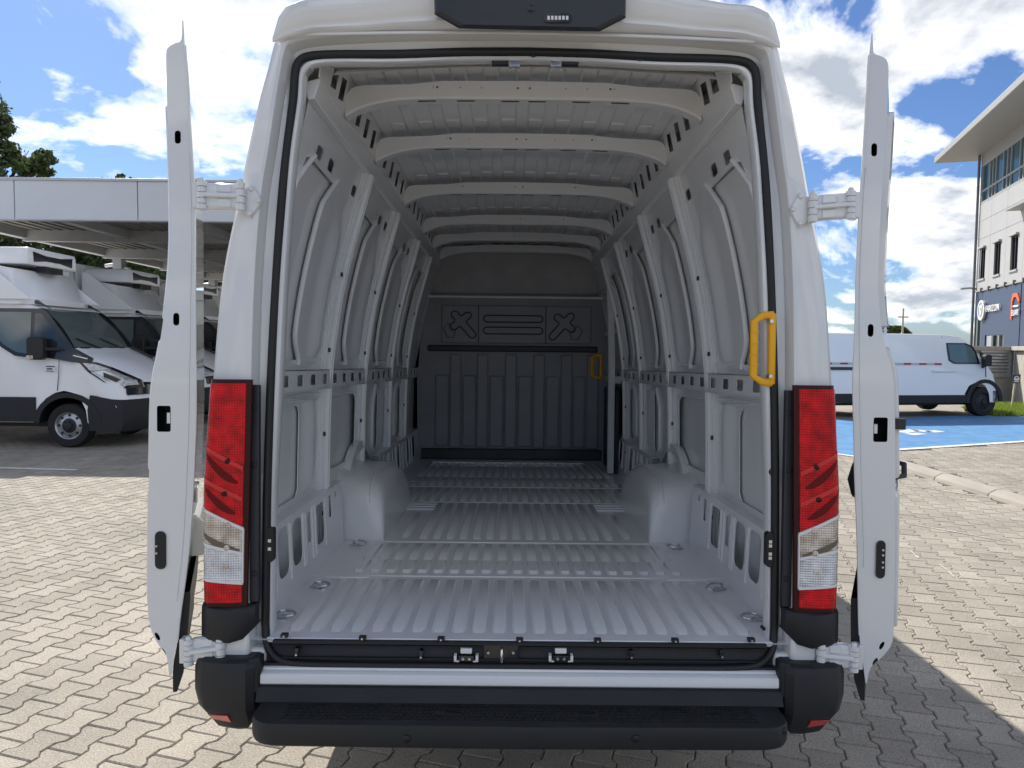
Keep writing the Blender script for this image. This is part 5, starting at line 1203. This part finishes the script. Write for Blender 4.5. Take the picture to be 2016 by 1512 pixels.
# ================================================================ parked electric van on the right
def make_right_van():
    T = empty('parked_van')
    # local: x forward, y 0 near side .. 1.98 far side, z up; front wheel at x=0
    HW = .97
    P = [(.60, .33), (.66, .45), (.64, .62), (.60, .80), (.50, 1.02), (.28, 1.30), (-.10, 1.62), (-.40, 1.84), (-.62, 1.93), (-1.0, 1.965), (-2.0, 1.975), (-4.2, 1.975), (-4.42, 1.93), (-4.50, 1.6), (-4.50, .45), (-4.45, .36),
         (-3.55, .33), (-3.50, .55), (-3.38, .74), (-3.10, .84), (-2.82, .74), (-2.70, .55), (-2.65, .33), (-.46, .33), (-.43, .55), (-.30, .74), (0, .84), (.28, .74), (.42, .55), (.46, .33)]
    def tum(z): return .12 * max(0, (z - 1.0)) / 1.0
    def pt(x, z, t):
        fx = max(0, min(1, (x + 1.0) / 1.6)); return Vector((x - .30 * abs(t) ** 3 * fx + .0, HW + t * (HW - tum(z)), z))
    b = MB(); b.loft([[pt(-1.9 + (x + 1.9) * k, 1.1 + (z - 1.1) * k, t) for x, z in P] for t, k in ((-1, .985), (-.985, .996), (-.9, 1), (-.6, 1), (0, 1), (.6, 1), (.9, 1), (.985, .996), (1, .985))]); b.build('body', 'truck_paint', T, smooth=38)
    def sp(poly, name, m, off, sg=-1, fr=True):
        b = MB(); b.loft([[Vector((pt(x, z, 1).x if fr else x, HW + sg * (HW - tum(z)) + sg * w, z)) for x, z in poly] for w in (off, -.03)]); return b.build(name, m, T)
    for sg in (-1, 1):
        fx = lambda pl: pl
        sp([(-1.06, 1.77), (-.52, 1.77), (-.32, 1.70), (-.22, 1.56), (-.14, 1.27), (-.86, 1.27), (-1.0, 1.34), (-1.03, 1.50)], 'window_surround', 'gloss_black', .004, sg, False)
        sp([(-1.02, 1.74), (-.55, 1.74), (-.37, 1.67), (-.28, 1.55), (-.21, 1.30), (-.85, 1.30), (-.97, 1.37), (-.99, 1.50)], 'side_window', 'glass_screen', .008, sg, False)
        sp([(-.12, 1.60), (.22, 1.24), (-.06, 1.26)], 'quarter_window', 'gloss_black', .005, sg, False)
        sp([(-2.62, .52), (-.46, .52), (-.40, .33), (-2.66, .33)], 'sill_cladding', 'black_plastic', .008, sg, False)
        sp([(-4.48, .56), (-3.55, .56), (-3.55, .33), (-4.46, .38)], 'rear_cladding', 'black_plastic', .008, sg, False)
        for c in (0, -3.10):
            ar = [(c + .52 * cos(a), .36 + .54 * sin(a)) for a in [pi * k / 14 for k in range(15)]] + [(c + .42 * cos(a), .36 + .45 * sin(a)) for a in [pi - pi * k / 14 for k in range(15)]]
            sp(ar, 'arch_flare', 'black_plastic', .012, sg, False)
        sp([(-4.4, 1.285), (-1.22, 1.285), (-1.22, 1.24), (-4.4, 1.24)], 'reflective_tape', 'silver_tape', .004, sg, False)
        for k in range(8): sp([(-4.35 + .42 * k, 1.283), (-4.15 + .42 * k, 1.283), (-4.15 + .42 * k, 1.242), (-4.35 + .42 * k, 1.242)], 'red_tape', 'red_tape', .006, sg, False)
        sp([(-4.4, 1.18), (-2.75, 1.18), (-2.75, 1.11), (-4.4, 1.11)], 'slide_rail', 'dark_trim', .004, sg, False)
        sp([(-1.48, 1.10), (-.82, 1.10), (-.82, 1.075), (-1.48, 1.075)], 'door_handle', 'paint', .018, sg, False)
        for x in (-1.17, ): sp([(x, 1.93), (x + .012, 1.93), (x + .012, .36), (x, .36)], 'door_seam', 'dark_trim', .002, sg, False)
        sp([(.02, 1.25), (.03, 1.25), (.03, .95), (.02, .95)], 'door_seam', 'dark_trim', .002, sg, False)
        yy_ = HW + sg * (HW + .09); b = MB(); b.loft([[Vector((x, yy_ + sg * o, z)) for x, z in rrect(-.16, .02, 1.22, 1.50, .05, 3)] for o in (-.07, .07)]); mi = b.build('mirror', 'black_plastic', T, bevel=.02)
        b = MB(); b.tube([(-.04, yy_, 1.26), (-.06, HW + sg * (HW - .06), 1.18)], .03, 8); b.build('mirror_arm', 'black_plastic', mi)
    b = MB(); b.grid(lambda u, v: pt(.26 - .68 * v + .012, 1.315 + .52 * v + .02, -.85 + 1.7 * u), 12, 6); b.build('windscreen', 'glass_screen', T, smooth=60)
    b = MB(); b.loft([[pt(x + .02, z, t) for x, z in ((.52, .33), (.67, .45), (.65, .62), (.50, .62))] for t in (-1, -.9, -.6, 0, .6, .9, 1)]); b.build('front_bumper', 'black_plastic', T, smooth=40)
    b = MB(); b.box(-4.4, .4, .3, 1.65, .26, .36); b.build('underbody', 'black_plastic', T)
    for xx in (0, -3.10):
        for y, sd_ in ((.12, -1), (1.82, 1)): wheel('wheel', T, (xx, y, .355), .355, .22, (0, 1, 0), 'rim_dark', 'rim_dark', sd_)
    return T
pv = make_right_van(); fw = W(1930, 818.5)
pv.location = (fw.x, fw.y - .12, 0); pv.rotation_euler = (0, 0, radians(11)); pv.scale = (1.0,) * 3
tag(pv, 'white panel van with black wheels parked side-on beyond the blue parking bay', 'van')

# ================================================================ office building
BA = radians(17.3)
U_ = Vector((-sin(BA), -cos(BA), 0)); NN = Vector((-cos(BA), sin(BA), 0))
BC = wp(1917, 690, 35.0); BC.z = 0
BD = empty('office_building'); tag(BD, 'pale three storey office building with flat overhanging roof and blue ground floor', 'building')
def F(u, z, w): return BC + U_ * u + NN * (-w) + Vector((0, 0, z))     # w > 0 is into the building
ULEN = 22.0
def fpx(px, py):       # facade coordinates of a photo pixel
    r = ray(px, py); t = (BC - CAM).dot(NN) / r.dot(NN); p = CAM + r * t; return (p - BC).dot(U_), p.z
# solid core behind the skins
b = MB(); b.loft([[F(0, z, .35), F(ULEN, z, .35), F(ULEN, z, 14), F(0, z, 14)] for z in (0, 10.8)]); b.build('core_wall', 'panel_white', BD)
zA, zB, zC, zD = 4.42, 8.55, 10.35, 10.95
win = []
for k in range(9):
    u0 = .25 + 2.05 * k; win.append((u0, u0 + .85))
wz0, wz1 = 4.98, 6.42
# white cladding: one panel per bay and course
for k in range(9):
    for j, (z0, z1) in enumerate(((zA, 6.9), (6.9, 7.75), (7.75, zB))):
        u0 = max(0.0, -.0 + (k * 2.05 - .35 if k else 0)); u1 = (k + 1) * 2.05 - .35
        b = MB(); hs = [[(win[k][0], wz0), (win[k][1], wz0), (win[k][1], wz1), (win[k][0], wz1)]] if j == 0 else []
        b.plate([(u0 + .008, z0 + .008), (u1 - .008, z0 + .008), (u1 - .008, z1 - .008), (u0 + .008, z1 - .008)], hs, lambda u, v, w: F(u, v, w), .05); b.build('cladding_panel', 'panel_white', BD)
    b = MB(); u0, u1 = win[k]; b.loft([[F(u, z, w) for u, z in ((u0, wz0), (u1, wz0), (u1, wz1), (u0, wz1))] for w in (.16, .30)]); wn = b.build('window', 'glass', BD)
    b = MB(); um = u0 + .32
    for a0, a1 in ((u0, u0 + .07), (u1 - .06, u1), (um, um + .05)): b.loft([[F(u, z, w) for u, z in ((a0, wz0), (a1, wz0), (a1, wz1), (a0, wz1))] for w in (.06, .17)])
    for c0, c1 in ((wz0, wz0 + .06), (wz1 - .06, wz1)): b.loft([[F(u, z, w) for u, z in ((u0, c0), (u1, c0), (u1, c1), (u0, c1))] for w in (.07, .172)])
    b.build('window_frame', 'dark_trim', wn)
    b = MB(); b.loft([[F(u, z, w) for u, z in ((u0 - .05, wz1), (u1 + .05, wz1), (u1 + .05, wz1 + .08), (u0 - .05, wz1 + .08))] for w in (-.12, .1)]); b.build('sun_hood', 'panel_white', wn)
    b = MB(); b.loft([[F(u, z, w) for u, z in ((u0 - .05, wz0 - .08), (u1 + .05, wz0 - .08), (u1 + .05, wz0), (u0 - .05, wz0))] for w in (-.06, .1)]); b.build('window_sill', 'panel_white', wn)
# glazed top storey
us = [0.12]; step = [1.05, .42, .42, .95, .50, .42]
while us[-1] < ULEN - 1: us.append(us[-1] + step[(len(us) - 1) % 6])
for a0, a1 in zip(us, us[1:]):
    for z0, z1 in ((zB + .12, 9.13), (9.22, zC)):
        b = MB(); b.loft([[F(u, z, w) for u, z in ((a0 + .03, z0), (a1 - .03, z0), (a1 - .03, z1), (a0 + .03, z1))] for w in (.06, .12)]); b.build('pane', 'glass_blue', BD)
    b = MB(); b.loft([[F(u, z, w) for u, z in ((a0 - .03, zB), (a0 + .03, zB), (a0 + .03, zC), (a0 - .03, zC))] for w in (.0, .13)]); b.build('mullion', 'eave', BD)
for z0, z1 in ((zB, zB + .12), (9.13, 9.22), (zC, zD)):
    b = MB(); b.loft([[F(u, z, w) for u, z in ((0, z0), (ULEN, z0), (ULEN, z1), (0, z1))] for w in (.006, .128)]); b.build('transom', 'eave', BD)
# blue ground floor
b = MB()
op = [[(1.35, 0.02), (4.05, 0.02), (4.05, 2.30), (1.35, 2.30)]]
b.plate([(.95, 0), (5.75, 0), (5.75, zA - .02), (.95, zA - .02)], [[(1.55, .02), (4.05, .02), (4.05, 2.3), (1.55, 2.3)]], lambda u, v, w: F(u, v, w), .06); b.build('blue_panel', 'panel_blue', BD)
for u0, u1 in ((0.0, .93), (5.85, 10), (10.02, 15), (15.02, ULEN)):
    b = MB(); b.plate([(u0, 3.1 if u0 == 0 else 0), (u1, 3.1 if u0 == 0 else 0), (u1, zA - .02), (u0, zA - .02)], [], lambda u, v, w: F(u, v, w), .06); b.build('blue_panel', 'panel_blue', BD)
b = MB(); b.loft([[F(u, z, w) for u, z in ((.05, 0), (.93, 0), (.93, 3.08), (.05, 3.08))] for w in (.05, .12)]); b.build('shop_window', 'glass', BD)
b = MB(); b.loft([[F(u, z, w) for u, z in ((1.55, 0), (4.05, 0), (4.05, 2.3), (1.55, 2.3))] for w in (.10, .16)]); dw = b.build('entrance_glass', 'glass', BD)
for a0, a1, m in ((1.55, 1.75, 'gloss_black'), (1.75, 2.35, 'alu'), (2.35, 2.6, 'gloss_black'), (3.25, 3.33, 'eave')):
    b = MB(); b.loft([[F(u, z, w) for u, z in ((a0, 0), (a1, 0), (a1, 2.28), (a0, 2.28))] for w in (.03, .11)]); b.build('entrance_frame', m, dw)
for k in range(7):
    b = MB(); u = .9 + k * 1.05; b.loft([[F(u + o, z, w) for o, z in ((-.03, zA - .1), (.03, zA - .1), (.03, zA + .12), (-.03, zA + .12))] for w in (-.10, .02)]); b.build('sign_lamp', 'pipe', BD)
b = MB(); b.loft([[F(u, z, w) for u, z in ((0, zA - .03), (ULEN, zA - .03), (ULEN, zA + .03), (0, zA + .03))] for w in (-.05, .05)]); b.build('flashing', 'eave', BD)
# roof slab with deep eaves
b = MB(); b.loft([[F(u, z, w) for u, w in ((-1.3, -1.75), (ULEN + 1, -1.75), (ULEN + 1, 15), (-1.3, 15))] for z in (zD, zD + .07, zD + .30)]); b.build('roof', 'eave', BD, bevel=.03)
# downpipes, lamp cluster
for u, w in ((-.06, -.10), (-.22, .10)):
    b = MB(); b.tube([F(u, 0, w), F(u, zD, w)], .06, 8); b.build('downpipe', 'pipe', BD, smooth=60)
b = MB(); c = F(-.1, 4.62, -.25); b.tube([c + Vector((-.45, 0, -.05)), c, c + Vector((.35, 0, -.05))], .05, 8); b.build('camera_cluster', 'panel_white', BD, smooth=50)
# canopy blade
b = MB(); q0, q1 = F(5.3, 7.35, 0), F(8.5, 7.35, 0); b.loft([[q0 + Vector((0, 0, z)), q1 + Vector((0, 0, z)), q1 + NN * .5 + Vector((0, 0, z)), q0 + NN * .55 + Vector((0, 0, z))] for z in (0, .06)]); b.build('sun_blade', 'eave', BD)
# emblem and lettering
def disc(uc, zc, r0, r1, m, name, w0, w1, n=28, ry=1.0):
    b = MB(); b.plate([(uc + r1 * cos(2 * pi * k / n), zc + r1 * ry * sin(2 * pi * k / n)) for k in range(n)], [[(uc + r0 * cos(2 * pi * k / n), zc + r0 * ry * sin(2 * pi * k / n)) for k in range(n)]] if r0 else [], lambda u, v, w: F(u, v, w0 + w), w1 - w0); return b.build(name, m, BD)
eu, ez = fpx(1937, 611)
disc(eu, ez, 0, .46, 'alu', 'emblem', -.12, -.02); disc(eu, ez, .38, .47, 'sign_white', 'emblem_ring', -.14, -.10)
b = MB(); b.plate([(eu - .22, ez + .22), (eu + .22, ez + .22), (eu, ez - .34)], [[(eu - .10, ez + .12), (eu + .10, ez + .12), (eu, ez - .12)]], lambda u, v, w: F(u, v, -.145 + w), .03); b.build('emblem_mark', 'sign_white', BD)
def text(s, uc, zc, size, m, name, w):
    cu = bpy.data.curves.new(name, 'FONT'); cu.body = s; cu.size = size; cu.extrude = .03; cu.align_x = 'LEFT'; cu.align_y = 'CENTER'; cu.materials.append(MAT[m])
    o = bpy.data.objects.new(name, cu); COL.objects.link(o); o.parent = BD
    o.matrix_world = Matrix((( U_.x, 0, NN.x, 0), (U_.y, 0, NN.y, 0), (0, 1, 0, 0), (0, 0, 0, 1))).copy(); p = F(uc, zc, w)
    mw = o.matrix_world.copy(); mw.translation = p
    bpy.context.view_layer.update(); me = bpy.data.meshes.new_from_object(o.evaluated_get(bpy.context.evaluated_depsgraph_get())); bpy.data.objects.remove(o)
    me.transform(mw); q = bpy.data.objects.new(name, me); COL.objects.link(q); q.parent = BD; return q
text('FARIZON', eu + .52, ez + .02, .42, 'sign_white', 'sign_lettering', -.06)
cu_, cz_ = fpx(2000, 602)
b = MB(); car = [(-.42, -.55), (-.42, .25), (-.25, .52), (.22, .52), (.50, .20), (.42, .10), (.12, .36), (-.18, .36), (-.30, .15), (-.30, -.55)]
b.prism([(cu_ + a, cz_ + c) for a, c in car], lambda u, v, w: F(u, v, w), -.05, -.005); b.build('car_outline_sign', 'sign_orange', BD)
text('ELAR', cu_ - .24, cz_ - .30, .34, 'sign_white', 'sign_lettering', -.05)
b = MB(); b.prism([(cu_ - .2, cz_ + .02), (cu_ + .42, cz_ + .02), (cu_ + .36, cz_ - .05), (cu_ - .2, cz_ - .05)], lambda u, v, w: F(u, v, w), -.05, -.005); b.build('sign_bar', 'sign_white', BD)

# ================================================================ low wall with louvres, sign, grass, mast, bush
LW = empty('garden_wall'); tag(LW, 'low concrete wall with a grey louvred panel and coping, beside the parked van', 'wall')
GW = 22.5
def lw(px, py, D): return wp(px, py, D)
p0 = wp(1880, 700, GW); p1 = wp(1997, 700, GW); p2 = wp(2060, 700, GW - 4); zt_ = wp(1950, 690, GW).z
for (a, c, nm) in ((p0, p1, 'wall_block'), (p1, p2, 'wall_block')):
    d = (c - a).normalized(); nn = Vector((-d.y, d.x, 0)); b = MB()
    b.loft([[Vector((q.x, q.y, z)) for q in (a, c, c + nn * .35, a + nn * .35)] for z in (0, zt_)]); b.build(nm, 'concrete', LW, bevel=.02)
    b = MB(); b.loft([[Vector((q.x, q.y, z)) for q in (a - nn * .12, c - nn * .12, c + nn * .45, a + nn * .45)] for z in (zt_, zt_ + .13)]); b.build('coping', 'concrete', LW, bevel=.02)
d = (p1 - p0).normalized(); nn = Vector((-d.y, d.x, 0))
a, c = wp(1925, 700, GW), wp(1985, 700, GW); za, zb = wp(1950, 738, GW).z, wp(1950, 694, GW).z
b = MB(); b.loft([[Vector((q.x, q.y, z)) for q in (a - nn * .01, c - nn * .01, c + nn * .05, a + nn * .05)] for z in (za, zb)]); lo_ = b.build('louvre_panel', 'grey_brick', LW)
for k in range(7):
    z = za + (zb - za) * (k + .5) / 7; b = MB(); b.loft([[Vector((q.x, q.y, 0)) + Vector((0, 0, zz_)) for q, zz_ in ((a - nn * .06, z - .04), (c - nn * .06, z - .04), (c - nn * .015, z + .035), (a - nn * .015, z + .035))], [Vector((q.x, q.y, 0)) + Vector((0, 0, zz_)) for q, zz_ in ((a - nn * .05, z - .05), (c - nn * .05, z - .05), (c - nn * .005, z + .025), (a - nn * .005, z + .025))]]); b.build('louvre_slat', 'alu', lo_)
b = MB()
for q0, q1, z0, z1 in ((a, c, zb, zb + .06), (a, c, za - .06, za), (c, c + d * .06, za - .06, zb + .06)):
    b.loft([[Vector((q.x, q.y, z)) for q in (q0 - nn * .07, q1 - nn * .07, q1 + nn * .02, q0 + nn * .02)] for z in (z0, z1)])
b.build('louvre_frame', 'alu', lo_)

SD = 19.6; sp_ = wp(1993, 780, SD); SG = empty('sign_post', (sp_.x, sp_.y, 0)); tag(SG, 'small dark blue sign on a leaning wooden stake in the grass', 'sign')
def SP(x, y, z): return Vector((x, y, z))
zs0, zs1 = wp(1997, 755, SD).z, wp(1997, 739, SD).z; ztop = wp(1997, 737, SD).z; sc_ = SD / FPX
b = MB(); b.loft([[SP(-.02, 0, 0), SP(.025, 0, 0), SP(.025, .03, 0), SP(-.02, .03, 0)], [SP(.06, 0, ztop - .05), SP(.10, 0, ztop - .05), SP(.10, .03, ztop - .05), SP(.06, .03, ztop - .05)]]); b.build('stake', 'wood', SG)
w_ = 15 * sc_ / 2 * 1.05; b = MB(); b.box(.08 - w_, .08 + w_, -.02, -.003, ztop - 17.5 * sc_, ztop); bd_ = b.build('sign_board', 'sign_blue', SG, bevel=.004)
cz2 = ztop - 9.5 * sc_; b = MB(); R1, R0 = 5.4 * sc_, 3.2 * sc_
b.plate([(.08 + R1 * cos(pi * k / 12), cz2 + R1 * 1.2 * sin(pi * k / 12)) for k in range(13)] + [(.08 - R1, cz2 - .02), (.08 + R1, cz2 - .02)], [[(.08 + R0 * cos(pi * k / 10), cz2 + .022 + R0 * 1.0 * sin(pi * k / 10)) for k in range(11)]], lambda u, v, w: Vector((u, -.024 + w, v)), .004); b.build('sign_emblem', 'sign_white', bd_)
b = MB(); b.box(.08 - 3.5 * sc_, .08 + 3.5 * sc_, -.024, -.02, cz2 - 3.4 * sc_, cz2 - 2.2 * sc_); b.build('sign_text_line', 'sign_white', bd_); b = MB(); b.box(.08 - 5.5 * sc_, .08 + 5.5 * sc_, -.024, -.02, cz2 - 5.6 * sc_, cz2 - 4.2 * sc_); b.build('sign_text_line', 'sign_white', bd_)

gr = MB(); rr = random.Random(4); vs, fs = [], []
ga = [W(1950, 818), W(2160, 830), W(2160, 800), W(1985, 797), W(1890, 800)]
lawn = MB(); lawn.add([Vector((p.x, p.y, .003)) for p in ga], [(0, 1, 2, 3, 4)])
for _ in range(26000):
    a_, c_ = rr.random(), rr.random(); p = W(1900 + 260 * a_, 798 + 22 * c_)
    if W(1900 + 260 * a_, 798 + 22 * c_) is None: continue
    if p.x < ga[0].x and c_ > .4 and a_ < .25: continue
    h = rr.uniform(.05, .16); t = rr.uniform(0, 6.3); s_ = Vector((cos(t), sin(t), 0)) * .010; ln = Vector((rr.gauss(0, .04), rr.gauss(0, .04), h)); o = len(vs)
    vs += [tuple(p - s_), tuple(p + s_), tuple(p + ln)]; fs.append((o, o + 1, o + 2))
me = bpy.data.meshes.new('grass'); me.from_pydata(vs, [], fs); me.materials.append(MAT['grassmat']); o = bpy.data.objects.new('grass', me); COL.objects.link(o)
tag(o, 'short bright green grass strip below the low wall', 'grass', kind='stuff')
mat('soil', (.12, .15, .04), .95, noise=.3, nscale=6); lw_ = lawn.build('lawn', 'soil'); tag(lw_, kind='structure')

mp_ = wp(1775, 700, 70); MS = empty('mast', (mp_.x, mp_.y, 0)); tag(MS, 'thin wooden pole far behind the parked van', 'pole')
b = MB(); hz_ = wp(1775, 607, 70).z; b.tube([(0, 0, 0), (0, 0, hz_)], [.11, .08], 8); b.build('pole', 'wood', MS, smooth=60)
b = MB(); b.box(-.5, .5, -.05, .05, hz_ - .9, hz_ - .78); b.build('crossarm', 'wood', MS)
bb = wp(1758, 700, 75); bb.z = 0
make_tree('bush', bb, wp(1758, 638, 75).z, [(wp(x, y, 75).x - bb.x, 0, wp(x, y, 75).z, r * 75 / FPX) for x, y, r in ((1745, 650, 8), (1758, 648, 9), (1772, 650, 8), (1758, 658, 12), (1735, 658, 10), (1785, 655, 7))], 5000, 'leaf', 21, .3, 'far green bush peeping over the parked van roof', None, .2)
bb = wp(1650, 700, 80); bb.z = 0
